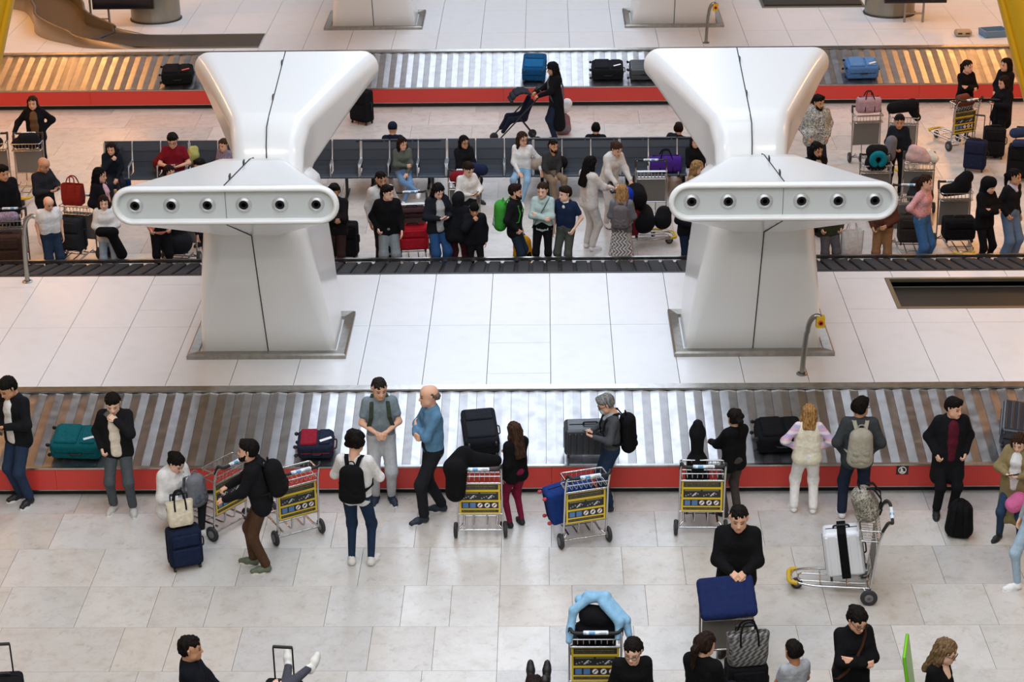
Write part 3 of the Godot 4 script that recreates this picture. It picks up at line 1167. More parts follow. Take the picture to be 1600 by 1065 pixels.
func garment(B: PackedFloat32Array, kind: String, J: Dictionary, at: Callable, u: float, g: float, fem: bool) -> void:
	var b := 0.0 # bulk
	if kind in ["jacket", "hoodie", "coat", "long_coat", "vest"]:
		b = 0.012
	if kind == "puffer" or kind == "puffer_vest":
		b = 0.028
	match kind:
		"trousers", "jeans", "slim", "sweatpants", "wide", "shorts":
			var t: Array = {"trousers": [0.092, 0.07, 0.066, 0.06], "jeans": [0.092, 0.069, 0.065, 0.06], "slim": [0.089, 0.063, 0.058, 0.042], "sweatpants": [0.097, 0.078, 0.074, 0.055], "wide": [0.097, 0.082, 0.08, 0.092], "shorts": [0.09, 0.075, 0.0, 0.0]}[kind]
			bone(B, at.call(-0.062, -0.01, 0), at.call(0.062, -0.01, 0), 0.106 * u * g, 0.106 * u * g)
			bone(B, at.call(-0.05, 0.05, 0), at.call(0.05, 0.05, 0), 0.098 * u * g, 0.098 * u * g)
			for k in ["L", "R"]:
				bone(B, J["h" + k], J["k" + k], t[0] * u * g, t[1] * u * g)
				if kind != "shorts":
					var an: Vector3 = J["a" + k] - (J["a" + k] - J["k" + k]).normalized() * t[3] * 0.5 * u
					bone(B, J["k" + k], an, t[2] * u * g, t[3] * u * g)
		"skirt", "long_skirt":
			var y := -0.42 if kind == "skirt" else -0.74
			for q in [-1, 1]:
				bone(B, at.call(q * 0.05, 0.03, 0), at.call(q * 0.1, y, 0.02), 0.105 * u * g, 0.14 * u * g)
			bone(B, at.call(0, 0.0, 0), at.call(0, y, 0.02), 0.11 * u, 0.16 * u)
		"front": # shirt seen between the open sides of a jacket
			var zc := 0.1 if fem else 0.08
			for q in [-1, 1]:
				bone(B, at.call(q * 0.03, -0.05, 0.078 * g), at.call(q * 0.03, 0.18, (0.086 if fem else 0.08) * g), 0.06 * u * g, 0.056 * u * g)
				bone(B, at.call(q * 0.03, 0.18, (0.086 if fem else 0.08) * g), at.call(q * 0.03, 0.34, zc * g), 0.056 * u * g, 0.054 * u * g)
				bone(B, at.call(q * 0.03, 0.34, zc * g), at.call(q * 0.02, 0.42, 0.075 * g), 0.054 * u * g, 0.05 * u * g)
			bone(B, at.call(0, 0.42, 0.075), at.call(0, 0.455, 0.05), 0.05 * u * g, 0.048 * u * g)
		"collar":
			bone(B, at.call(-0.04, 0.475, 0.0), at.call(0.04, 0.475, 0.0), 0.062 * u, 0.062 * u)
			bone(B, at.call(0, 0.46, 0.04), at.call(0, 0.42, 0.09), 0.045 * u, 0.035 * u)
		_:
			var hem := -0.04
			if kind in ["jacket", "puffer", "hoodie"]:
				hem = -0.08
			if kind == "crop":
				hem = 0.12
			var wr: float = (0.093 if fem else 0.104) * g + b
			var cr: float = (0.1 if fem else 0.113) * g + b
			for q in [-1, 1]:
				bone(B, at.call(q * 0.07, 0.16, 0.004), at.call(q * 0.078, 0.35, 0.004), wr * u, cr * u)
				bone(B, at.call(q * 0.07, 0.16, 0.004), at.call(q * (0.072 + b), hem, 0.0), wr * u, ((0.112 if fem else 0.11) * g + b) * u)
			if fem:
				bone(B, at.call(-0.065, 0.33, 0.055), at.call(0.065, 0.33, 0.055), 0.07 * u * g + b, 0.07 * u * g + b)
			bone(B, at.call(-0.12 if fem else -0.135, 0.445, -0.01), at.call(0.12 if fem else 0.135, 0.445, -0.01), (0.062 + b) * u, (0.062 + b) * u)
			bone(B, at.call(0, 0.44, -0.012), at.call(0, 0.47, -0.012), (0.08 + b * 0.5) * u, (0.062 + b) * u)
			if kind == "coat" or kind == "long_coat" or kind == "dress":
				var y := -0.36 if kind == "coat" else -0.56
				for q in [-1, 1]:
					bone(B, at.call(q * 0.075, 0.0, 0), at.call(q * 0.095, y, 0.0), (0.118 * g + b) * u, (0.125 * g + b) * u)
			if kind in ["hoodie", "puffer", "long_coat"]:
				bone(B, at.call(-0.055, 0.47, -0.075), at.call(0.055, 0.47, -0.075), 0.055 * u, 0.055 * u)
				bone(B, at.call(-0.075, 0.485, -0.03), at.call(-0.045, 0.47, 0.05), 0.036 * u, 0.03 * u)
				bone(B, at.call(0.075, 0.485, -0.03), at.call(0.045, 0.47, 0.05), 0.036 * u, 0.03 * u)
			if kind in ["jacket", "coat", "shirt", "polo", "vest", "puffer_vest"]:
				bone(B, at.call(-0.045, 0.49, -0.035), at.call(0.045, 0.49, -0.035), 0.036 * u, 0.036 * u)
				for q in [-1, 1]:
					bone(B, at.call(q * 0.05, 0.49, -0.03), at.call(q * 0.03, 0.455, 0.065), 0.034 * u, 0.026 * u)
			if kind == "turtle":
				bone(B, at.call(0, 0.47, -0.005), at.call(0, 0.52, 0.005), 0.064 * u, 0.062 * u)
			if not kind in ["vest", "puffer_vest", "tank"]:
				for k in ["L", "R"]:
					var sh: Vector3 = J["s" + k]
					var el: Vector3 = J["e" + k]
					var wr2: Vector3 = J["w" + k]
					var a1: float = 0.056 * g + b
					if kind in ["tee", "polo"]:
						bone(B, sh, sh.lerp(el, 0.62), a1 * u, (0.058 * g + b) * u)
					else:
						bone(B, sh, el, a1 * u, (0.049 * g + b) * u)
						var e2 := wr2 if kind != "rolled" else el.lerp(wr2, 0.3)
						bone(B, el, e2 - (e2 - el).normalized() * 0.01, (0.049 * g + b) * u, (0.038 + b * 0.8) * u)


const NICE := {"trousers": "trousers", "jeans": "jeans", "slim": "trousers", "sweatpants": "sweatpants", "wide": "trousers", "shorts": "shorts", "skirt": "skirt", "long_skirt": "skirt", "front": "shirt_front", "collar": "collar", "jacket": "jacket", "puffer": "jacket", "hoodie": "hoodie", "coat": "coat", "long_coat": "coat", "vest": "vest", "puffer_vest": "vest", "tee": "t_shirt", "polo": "polo_shirt", "shirt": "shirt", "rolled": "sweater", "sweater": "sweater", "turtle": "sweater", "dress": "dress", "crop": "blouse", "tank": "tank_top"}
const SKIN := ["e6bda4", "dbab8e", "c4926f", "a17052", "74503a"]


func skin(k: int) -> StandardMaterial3D:
	return mat("skin %d" % k, SKIN[k], 0.55, 0.0, {"vertex_color_use_as_albedo": true, "metallic_specular": 0.4})


func cloth(spec: String) -> StandardMaterial3D: # a colour, or the name of a printed cloth
	if spec.length() == 6 and spec.is_valid_hex_number():
		return fab(spec)
	match spec:
		"print":
			return textured("printed fleece", "ffffff", "print", 1.5)
		"floral":
			return textured("floral blouse", "ffffff", "floral", 2.5)
		"lilac_print":
			return textured("lilac print", "cdb9e0", "print", 3.5)
		"zigzag":
			return pattern("zigzag skirt", func(im: Image):
				for y in 64:
					for x in 64:
						var d := (x + absi((y % 16) - 8)) % 8
						im.set_pixel(x, y, Color("e2e0da") if d < 4 else Color("55565a")), 64, 64, Vector3.ONE * 2.2)
		"stripes":
			return pattern("striped knit", func(im: Image):
				var cs := ["b7a0c9", "d9a3b4", "e8dcd8", "9fa9c4", "cfa8c0", "e6d8dc"]
				for y in 48:
					im.fill_rect(Rect2i(0, y, 8, 1), Color(cs[int(y / 8.0)])), 8, 48, Vector3.ONE * 4.5)
		"banded":
			return pattern("black and white strap", func(im: Image):
				im.fill(Color("e6e4e0"))
				im.fill_rect(Rect2i(0, 0, 8, 4), Color("1c1c1e")), 8, 8, Vector3.ONE * 16.0)
		"check":
			return pattern("checked tote", func(im: Image):
				for y in 32:
					for x in 32:
						var d := (x + y) % 8 < 4
						im.set_pixel(x, y, Color("3c3c3e") if d != (int(y / 8.0) % 2 == 0) else Color("8b8984")), 32, 32, Vector3.ONE * 4.0)
		"camo":
			return textured("marbled canvas", "d8d0c4", "print", 1.6)
	return fab("808080")


var crowd := []


func person(s: Dictionary) -> void:
	crowd.append(s)


func raise_crowd() -> void:
	make_shared()
	var res := []
	res.resize(crowd.size())
	var id := WorkerThreadPool.add_group_task(func(k): res[k] = solve(crowd[k]), crowd.size())
	WorkerThreadPool.wait_for_group_task_completion(id)
	for k in crowd.size():
		dress(crowd[k], res[k])


func dress(s: Dictionary, r: Dictionary) -> void:
	var o := thing("person", s.label, s.get("cat", "person"), Vector3(s.x, s.get("y", 0.0), s.z), s.yaw)
	part(o, "body", to_mesh(r.body), skin(s.get("skin", 1)))
	for k in s.wear.size():
		part(o, NICE[s.wear[k][0]], to_mesh(r.layers[k]), cloth(s.wear[k][1]))
	var u: float = s.h / 1.74
	var ft: Array = s.get("toe", [14.0, -14.0])
	var fp: Array = s.get("pitch", [0.0, 0.0])
	for q in 2:
		var k := "L" if q == 0 else "R"
		var an: Vector3 = r.J["a" + k]
		var bas := Basis(Vector3.UP, deg_to_rad(ft[q])) * Basis(Vector3.RIGHT, deg_to_rad(fp[q])) * Basis.from_scale(Vector3.ONE * u * (0.93 if s.get("fem", false) else 1.0))
		var org := an - bas * Vector3(0, 0.085, -0.03)
		if fp[q] == 0.0 and absf(org.y) < 0.03:
			org.y = 0.0
		var sh := part(o, "shoe", shared["shoe"], plastic(s.get("shoe", "1c1c1e"), 0.6), org, bas)
		part(sh, "sole", shared["sole"], plastic(s.get("sole", "2a2a2a"), 0.7))
		if s.get("boots", false):
			part(sh, "boot_leg", shared["bootleg"], plastic(s.shoe, 0.5))
	for h in s.get("hair", []):
		var hm := textured("hair " + h[1], h[1], "strands", 1.0, 0.75, 0.0, {"metallic_specular": 0.25})
		hm.uv1_scale = Vector3(5.0, 1.4, 5.0)
		part(o, {"hood": "hood", "beanie": "hat", "beard": "beard"}.get(h[0], "hair"), shared["hair_" + h[0]], fab(h[1]) if h[0] in ["hood", "beanie"] else hm, r.head.origin, r.head.basis)
	for e in s.get("with", []):
		match e[0]:
			"glasses":
				var b := Mb.new()
				for q in [-1, 1]:
					var rg := []
					for a in 12:
						rg.append(Vector3(q * 0.033 + cos(TAU * a / 12) * 0.024, 0.11 + sin(TAU * a / 12) * 0.02, 0.1))
					b.tube(rg, 0.0028, 4, true)
					b.tube([Vector3(q * 0.057, 0.115, 0.098), Vector3(q * 0.082, 0.115, 0.0)], 0.0028, 4)
				b.tube([Vector3(-0.01, 0.112, 0.102), Vector3(0.01, 0.112, 0.102)], 0.0028, 4)
				part(o, "glasses", b.mesh(), plastic("241d1a", 0.4), r.head.origin, r.head.basis)
			"mask":
				var b := Mb.new()
				b.rbox(Vector3(0, 0.052, 0.086), Vector3(0.1, 0.075, 0.055), 0.025)
				part(o, "face_mask", b.mesh(), fab("a9c4d4"), r.head.origin, r.head.basis)
			"strap": # band across the chest, from the shoulder on side e[1] to the other hip
				var b := Mb.new()
				var pts := []
				var T: Basis = r.T
				for a in 13:
					var t := TAU * a / 12.0
					var up := 0.5 + 0.5 * cos(t)
					pts.append(r.Pc + T * (Vector3(e[1] * lerpf(-0.19, 0.11, up), lerpf(-0.05, 0.505, up), sin(t) * lerpf(0.165, 0.155, up) + 0.005) * u))
				for a in 12:
					var p0: Vector3 = pts[a]
					var p1: Vector3 = pts[a + 1]
					var d := (p1 - p0).normalized()
					b.box((p0 + p1) / 2, Vector3(0.008, p0.distance_to(p1) * 1.06, 0.035), Basis(d.cross(Vector3.BACK.rotated(Vector3.UP, 0.0)).normalized() if absf(d.z) < 0.9 else Vector3.RIGHT, d, Vector3.BACK).orthonormalized() if absf(d.z) < 0.9 else Basis.looking_at(d, Vector3.UP) * Basis(Vector3.RIGHT, PI / 2))
				part(o, "shoulder_strap", b.mesh(), cloth(e[2]))
			"phone":
				var hd: Transform3D = r.hands[0 if e[1] == "L" else 1][2]
				var ph := thing("phone", e[2], "phone", Vector3.ZERO)
				var wx := Transform3D(Basis(Vector3.UP, deg_to_rad(s.yaw)), Vector3(s.x, s.get("y", 0.0), s.z))
				var b := Mb.new()
				b.rbox(Vector3.ZERO, Vector3(0.075, 0.01, 0.15), 0.004)
				ph.transform = wx * Transform3D(hd.basis.orthonormalized(), hd * Vector3(0.0, -0.034, 0.09))
				part(ph, "case", b.mesh(), plastic("1a1a1c", 0.3))
				part(ph, "screen", bx(Vector3(0, -0.0055, 0), Vector3(0.066, 0.001, 0.138)), plastic(e[3] if e.size() > 3 else "30343a", 0.15))


# ---------------------------------------------------------------- luggage trolley: platform towards +z, printed panel and pusher towards -z
func trolley_print() -> StandardMaterial3D:
	if mats.has("trolley print"):
		return mats["trolley print"]
	var im := Image.create(256, 216, false, Image.FORMAT_RGBA8)
	im.fill(Color("d9ba28"))
	im.fill_rect(Rect2i(12, 14, 232, 34), Color("2b2a22"))
	im.fill_rect(Rect2i(12, 64, 232, 56), Color("1d1f22"))
	im.fill_rect(Rect2i(12, 134, 232, 44), Color("1d1f22"))
	im.fill_rect(Rect2i(12, 188, 232, 18), Color("2b2a22"))
	var r := RandomNumberGenerator.new()
	r.seed = 3
	for k in 26:
		im.fill_rect(Rect2i(22 + k * 8, 22 + (k % 2), r.randi_range(3, 6), 6), Color("8c8350"))
		im.fill_rect(Rect2i(22 + k * 8, 35, r.randi_range(2, 6), 5), Color("7a7348"))
		im.fill_rect(Rect2i(20 + k * 8, 194, r.randi_range(3, 6), 5), Color("8c8350"))
	for x in [20, 132]:
		im.fill_rect(Rect2i(x, 68, 100, 8), Color("7d7640"))
		for k in 6:
			im.fill_rect(Rect2i(x + 4 + k * 15, 104 - k % 3 * 6, 8, 8), Color("9aa0a2"))
		for k in 12:
			im.fill_rect(Rect2i(x + 44 + k * 2, 108 - k * 2, 12, 3), Color("c4c8ca"))
	for k in 5:
		var cx := 38 + k * 45
		for y in range(-17, 18):
			for x in range(-17, 18):
				if k < 2:
					im.set_pixel(cx + x, 156 + y, Color("3d6ea8") if (x + y * 3) % 11 else Color("c8d6e6"))
				elif x * x + y * y < 290:
					var rr := x * x + y * y
					var dark := absi(x + y) < 5 and rr < 150 or rr < 40 and k == 3
					im.set_pixel(cx + x, 156 + y, Color("242424") if dark else (Color("b04038") if rr > 240 and k != 3 else Color("e8e8e6")))
	var m := mat("trolley print", "ffffff", 0.45)
	m.albedo_texture = ImageTexture.create_from_image(im)
	return m


var trolley_parts := []


func trolley(label: String, x: float, z: float, yaw: float, loose := true) -> Node3D:
	var o := thing("luggage_trolley", label, "trolley", Vector3(x, 0, z), yaw, "luggage trolleys")
	if trolley_parts.is_empty():
		var fr := Mb.new()
		for s in [-1, 1]:
			fr.bend([Vector3(s * 0.27, 0.095, 0.06), Vector3(s * 0.265, 0.34, 0.035), Vector3(s * 0.265, 0.8, -0.01), Vector3(s * 0.265, 0.99, -0.07), Vector3(s * 0.24, 1.03, -0.13)], 0.014, 0.05)
		fr.tube([Vector3(-0.265, 0.33, 0.03), Vector3(0.265, 0.33, 0.03)], 0.012)
		fr.tube([Vector3(-0.265, 0.765, -0.005), Vector3(0.265, 0.765, -0.005)], 0.012)
		fr.tube([Vector3(-0.28, 0.095, 0.06), Vector3(0.28, 0.095, 0.06)], 0.012)
		trolley_parts.append(["frame", fr.mesh(), chrome()])
		var pl := Mb.new()
		pl.bend([Vector3(-0.2, 0.16, 0.05), Vector3(-0.2, 0.155, 0.7), Vector3(-0.13, 0.16, 0.93), Vector3(0.13, 0.16, 0.93), Vector3(0.2, 0.155, 0.7), Vector3(0.2, 0.16, 0.05)], 0.014, 0.12)
		pl.bend([Vector3(-0.08, 0.33, 0.035), Vector3(-0.08, 0.15, 0.06), Vector3(-0.08, 0.15, 0.85), Vector3(0.08, 0.15, 0.85), Vector3(0.08, 0.15, 0.06), Vector3(0.08, 0.33, 0.035)], 0.011, 0.06)
		for q in [0.3, 0.6]:
			pl.tube([Vector3(-0.2, 0.15, q), Vector3(0.2, 0.15, q)], 0.01)
		pl.tube([Vector3(-0.27, 0.1, 0.06), Vector3(-0.2, 0.16, 0.12)], 0.012)
		pl.tube([Vector3(0.27, 0.1, 0.06), Vector3(0.2, 0.16, 0.12)], 0.012)
		trolley_parts.append(["platform", pl.mesh(), chrome()])
		var bk := Mb.new()
		for q in 2:
			var y := 0.8 + q * 0.13
			bk.bend([Vector3(-0.26, y, -0.02 - q * 0.03), Vector3(-0.26, y, 0.2), Vector3(0.26, y, 0.2), Vector3(0.26, y, -0.02 - q * 0.03)], 0.008 if q == 0 else 0.011, 0.03)
		for q in 9:
			var wx := -0.24 + q * 0.06
			bk.bend([Vector3(wx, 0.93, 0.2), Vector3(wx, 0.8, 0.2), Vector3(wx, 0.79, 0.0), Vector3(wx, 0.86, -0.03)], 0.004, 0.02, 4)
		bk.tube([Vector3(-0.26, 0.87, -0.03), Vector3(0.26, 0.87, -0.03)], 0.007)
		trolley_parts.append(["basket", bk.mesh(), chrome()])
		var hn := Mb.new()
		hn.bend([Vector3(-0.265, 0.93, -0.04), Vector3(-0.262, 1.06, -0.1), Vector3(-0.235, 1.02, -0.15), Vector3(0.235, 1.02, -0.15), Vector3(0.262, 1.06, -0.1), Vector3(0.265, 0.93, -0.04)], 0.019, 0.05, 8)
		trolley_parts.append(["handle", hn.mesh(), rubber()])
		var tg := Mb.new()
		tg.rbox(Vector3(0, 1.028, -0.15), Vector3(0.26, 0.035, 0.048), 0.014)
		trolley_parts.append(["handle_label", tg.mesh(), pattern("handle advert", func(im: Image):
			im.fill(Color("dfe6ea"))
			im.fill_rect(Rect2i(4, 4, 30, 24), Color("5a9cc8"))
			im.fill_rect(Rect2i(48, 8, 12, 16), Color("8fb7d2"))
			im.fill_rect(Rect2i(76, 10, 40, 4), Color("4a5a66"))
			im.fill_rect(Rect2i(76, 18, 30, 4), Color("4a5a66")), 128, 32, Vector3(3.8, 20, 20), 0.4)])
		trolley_parts.append(["grey_panel", bx(Vector3(0, 0.55, 0.022), Vector3(0.49, 0.42, 0.008)), mat("grey panel sheet", "6f6c66", 0.45, 0.1)])
		var bp := Mb.new()
		bp.bend([Vector3(-0.16, 0.16, 0.86), Vector3(-0.13, 0.16, 0.955), Vector3(0.13, 0.16, 0.955), Vector3(0.16, 0.16, 0.86)], 0.026, 0.06, 8)
		trolley_parts.append(["bumper", bp.mesh(), plastic("c9a51e", 0.5)])
		var wh := Mb.new()
		wh.lathe([[0.0, -0.02], [0.05, -0.02], [0.085, -0.022], [0.097, -0.01], [0.097, 0.01], [0.085, 0.022], [0.05, 0.02], [0.0, 0.02]], 18, Transform3D(Basis(Vector3.BACK, PI / 2), Vector3.ZERO))
		trolley_parts.append(["wheel", wh.mesh(), mat("wheel rubber", "2c2c2e", 0.7)])
		var hub := Mb.new()
		hub.lathe([[0.0, -0.028], [0.045, -0.027], [0.05, -0.02], [0.05, 0.02], [0.045, 0.027], [0.0, 0.028]], 12, Transform3D(Basis(Vector3.BACK, PI / 2), Vector3.ZERO))
		trolley_parts.append(["hub", hub.mesh(), plastic("6d6d6e", 0.5)])
	for p in trolley_parts.slice(0, 7):
		part(o, p[0], p[1], p[2])
	var q := QuadMesh.new()
	q.size = Vector2(0.49, 0.42)
	var pn := part(o, "printed_panel", q, trolley_print(), Vector3(0, 0.55, 0.016), Basis(Vector3.UP, PI))
	pn.set_meta("label", "yellow panel with black instruction strips and round symbols")
	for s in [-1, 1]:
		var w := part(o, "wheel", trolley_parts[7][1], trolley_parts[7][2], Vector3(s * 0.3, 0.097, 0.06))
		part(w, "hub", trolley_parts[8][1], trolley_parts[8][2])
	var cs := part(o, "caster", trolley_parts[7][1], trolley_parts[7][2], Vector3(0, 0.067, 0.86), Basis.from_scale(Vector3(1.3, 0.69, 0.69)))
	part(cs, "hub", trolley_parts[8][1], trolley_parts[8][2])
	return o


# ---------------------------------------------------------------- bags. Upright case: x width, y height, z depth, base at y = 0, front +z
func put(o: Node3D, xf: Transform3D) -> Node3D:
	o.transform = xf
	return o


func euler(rx: float, ry: float, rz: float) -> Basis:
	return Basis.from_euler(Vector3(deg_to_rad(rx), deg_to_rad(ry), deg_to_rad(rz)))


func suitcase(label: String, at: Vector3, bas: Basis, w: float, h: float, d: float, hex: String, opt := {}) -> Node3D:
	var o := thing(opt.get("name", "suitcase"), label, "suitcase")
	put(o, Transform3D(bas, at))
	var hard: bool = opt.get("hard", false)
	var m: Material = plastic(hex, 0.3) if hard else fab(hex)
	var wy := 0.05
	var b := Mb.new()
	b.rbox(Vector3(0, wy + (h - wy) / 2, 0), Vector3(w, h - wy, d), minf(0.05, d * 0.28), Basis(), 3)
	if hard:
		var nr: int = opt.get("ribs", 7)
		for q in nr:
			var x := -w * 0.4 + w * 0.8 * q / (nr - 1)
			b.rbox(Vector3(x, wy + (h - wy) / 2, 0), Vector3(w * 0.36 / nr, h - wy - 0.08, d + 0.016), 0.008)
	part(o, "shell", b.mesh(), m)
	b = Mb.new()
	var rg := []
	for q in [[1, 1], [-1, 1], [-1, -1], [1, -1]]:
		rg.append(Vector3(q[0] * (w / 2 + 0.001 - (0.05 if q[0] * q[1] > 99 else 0.0)), wy + (h - wy) / 2 + q[1] * ((h - wy) / 2 + 0.001), 0))
	for q in 4:
		b.tube([rg[q].lerp(rg[(q + 1) % 4], 0.1), rg[q].lerp(rg[(q + 1) % 4], 0.9)], 0.006, 5)
	part(o, "zip", b.mesh(), fab(opt.get("zip", "141416")))
	if not hard:
		b = Mb.new()
		b.rbox(Vector3(0, wy + (h - wy) * 0.32, d / 2 + 0.008), Vector3(w * 0.82, (h - wy) * 0.46, 0.05), 0.02)
		part(o, "front_pocket", b.mesh(), fab(opt.get("pocket", hex)))
		b = Mb.new()
		b.rbox(Vector3(0, wy + (h - wy) * 0.76, d / 2 + 0.006), Vector3(w * 0.78, (h - wy) * 0.3, 0.04), 0.016)
		part(o, "top_pocket", b.mesh(), fab(opt.get("pocket2", opt.get("pocket", hex))))
	b = Mb.new()
	b.bend([Vector3(-0.09, h - 0.005, 0), Vector3(-0.085, h + 0.035, 0), Vector3(0.085, h + 0.035, 0), Vector3(0.09, h - 0.005, 0)], 0.012, 0.03)
	part(o, "top_handle", b.mesh(), rubber())
	b = Mb.new()
	b.bend([Vector3(w / 2 - 0.003, wy + h * 0.36, 0), Vector3(w / 2 + 0.03, wy + h * 0.38, 0), Vector3(w / 2 + 0.03, wy + h * 0.58, 0), Vector3(w / 2 - 0.003, wy + h * 0.6, 0)], 0.01, 0.03)
	part(o, "side_handle", b.mesh(), rubber())
	var wm := Mb.new()
	wm.lathe([[0.0, -0.014], [0.022, -0.014], [0.026, -0.008], [0.026, 0.008], [0.022, 0.014], [0.0, 0.014]], 12, Transform3D(Basis(Vector3.BACK, PI / 2), Vector3.ZERO))
	var wmesh := wm.mesh()
	for sx in [-1, 1]:
		for sz in [-1, 1]:
			part(o, "wheel", wmesh, plastic(opt.get("wheel", "1b1b1c"), 0.5), Vector3(sx * (w / 2 - 0.05), 0.026, sz * (d / 2 - 0.04)))
	if opt.get("pull", 0.0) > 0:
		var ph: float = opt.pull
		b = Mb.new()
		b.bend([Vector3(-0.1, h - 0.01, -d * 0.36), Vector3(-0.1, h + ph, -d * 0.36), Vector3(0.1, h + ph, -d * 0.36), Vector3(0.1, h - 0.01, -d * 0.36)], 0.009, 0.02)
		var pt := part(o, "pull_handle", b.mesh(), mat("pull tube", opt.get("tube", "8f9092"), 0.3, 0.8))
		b = Mb.new()
		b.rbox(Vector3(0, h + ph, -d * 0.36), Vector3(0.21, 0.03, 0.034), 0.012)
		part(pt, "grip", b.mesh(), rubber())
	if opt.has("belt"):
		b = Mb.new()
		b.box(Vector3(0, wy + (h - wy) / 2, 0), Vector3(0.1, h - wy + 0.012, d + 0.03))
		part(o, "luggage_belt", b.mesh(), fab(opt.belt))
	if opt.has("tag"):
		b = Mb.new()
		b.rbox(Vector3(w * 0.2, h - (h - wy) * 0.2, d / 2 + 0.03), Vector3(0.04, 0.16, 0.006), 0.002, euler(0, 0, 25))
		part(o, "luggage_tag", b.mesh(), plastic(opt.tag, 0.6))
	return o


func backpack(label: String, xf: Transform3D, w: float, h: float, d: float, hex: String, opt := {}) -> Node3D: # base centre at the origin, straps towards +z, bulge towards -z
	var o := thing("backpack", label, "backpack")
	put(o, xf)
	var B := PackedFloat32Array()
	var r := d * 0.5
	for s in [-1, 1]:
		bone(B, Vector3(s * (w / 2 - r), r, 0), Vector3(s * (w / 2 - r * 1.15), h - r * 1.2, 0.01), r, r * 0.92)
	bone(B, Vector3(0, r * 1.1, -d * 0.12), Vector3(0, h - r, -d * 0.04), r * 1.05, r)
	part(o, "pack_body", to_mesh(nets(B, 0.05, 0.016)), cloth(hex))
	B = PackedFloat32Array()
	bone(B, Vector3(-w * 0.24, h * 0.25, -d * 0.42), Vector3(w * 0.24, h * 0.25, -d * 0.42), d * 0.24, d * 0.24)
	bone(B, Vector3(-w * 0.2, h * 0.42, -d * 0.42), Vector3(w * 0.2, h * 0.42, -d * 0.42), d * 0.2, d * 0.2)
	part(o, "front_pocket", to_mesh(nets(B, 0.05, 0.014)), cloth(opt.get("pocket", hex)))
	var b := Mb.new()
	b.bend([Vector3(-0.04, h - 0.03, 0.03), Vector3(-0.035, h + 0.035, 0.03), Vector3(0.035, h + 0.035, 0.03), Vector3(0.04, h - 0.03, 0.03)], 0.008, 0.03, 5)
	part(o, "grab_loop", b.mesh(), fab(opt.get("strap", hex)))
	var u: float = opt.get("u", 0.0)
	for s in [-1, 1]:
		b = Mb.new()
		var pts: Array
		if u > 0: # worn: over the shoulders and back under the arms
			pts = [Vector3(s * 0.06, h - 0.03, d * 0.4), Vector3(s * 0.08, h + 0.035, d * 0.5 + 0.04), Vector3(s * 0.095, h + 0.03, d * 0.5 + 0.12), Vector3(s * 0.105, h - 0.05, d * 0.5 + 0.235), Vector3(s * 0.115, h - 0.18, d * 0.5 + 0.275), Vector3(s * 0.15, h - 0.3, d * 0.5 + 0.25), Vector3(s * 0.185, h - 0.34, d * 0.5 + 0.12), Vector3(s * 0.13, h - 0.36, d * 0.4)]
			for k in pts.size():
				pts[k] *= Vector3(u, 1, u)
		else:
			pts = [Vector3(s * 0.06, h - 0.03, d * 0.45), Vector3(s * 0.07, h * 0.85, d * 0.5 + 0.05), Vector3(s * 0.08, h * 0.5, d * 0.5 + 0.07), Vector3(s * 0.09, h * 0.2, d * 0.5 + 0.02), Vector3(s * 0.1, h * 0.1, d * 0.4)]
		for k in pts.size() - 1:
			var dd: Vector3 = (pts[k + 1] - pts[k]).normalized()
			var sx := Vector3.RIGHT
			var nn := dd.cross(sx).normalized()
			b.rbox((pts[k] + pts[k + 1]) / 2, Vector3(0.05, 0.012, pts[k].distance_to(pts[k + 1]) + 0.02), 0.005, Basis(nn.cross(dd), nn, dd).orthonormalized(), 1)
		part(o, "shoulder_strap", b.mesh(), fab(opt.get("strap", hex)))
	return o


func worn(s: Dictionary, label: String, hex: String, w := 0.3, h := 0.46, d := 0.17, opt := {}) -> void: # a pack on someone's back
	var u: float = s.h / 1.74
	var T := Basis(Vector3.UP, deg_to_rad(s.yaw + s.get("twist", 0.0))) * Basis(Vector3.RIGHT, deg_to_rad(s.get("lean", 0.0)))
	var pc := Vector3(s.x, 0.955 * u, s.z)
	if s.get("lean", 0.0):
		pc -= Basis(Vector3.UP, deg_to_rad(s.yaw)) * Vector3(0, 0, sin(deg_to_rad(s.lean)) * 0.18 * u)
	opt["u"] = u
	var at := pc + T * Vector3(0, 0.49 * u - h - 0.01, -(0.125 * u * s.get("g", 1.0) + d * 0.5))
	backpack(label, Transform3D(T, at), w, h, d, hex, opt)


func lump(called: String, label: String, category: String, bones: Array, hex: String, k := 0.05, cell := 0.014, part_name := "cloth") -> Node3D: # soft thing made of joined bones, world coordinates
	var c := Vector3.ZERO
	var lo := 1e9
	for b in bones:
		c += (b[0] + b[1]) / 2.0 / bones.size()
		lo = minf(lo, minf(b[0].y - b[2], b[1].y - b[3]))
	c.y = lo
	var o := thing(called, label, category, c)
	var B := PackedFloat32Array()
	for b in bones:
		bone(B, b[0] - c, b[1] - c, b[2], b[3])
	part(o, part_name, to_mesh(nets(B, k, cell)), cloth(hex) if hex.length() != 6 or not hex.is_valid_hex_number() else fab(hex))
	return o


# ---------------------------------------------------------------- seating: one bench is three seats on a beam, facing +z
var bench_meshes := {}


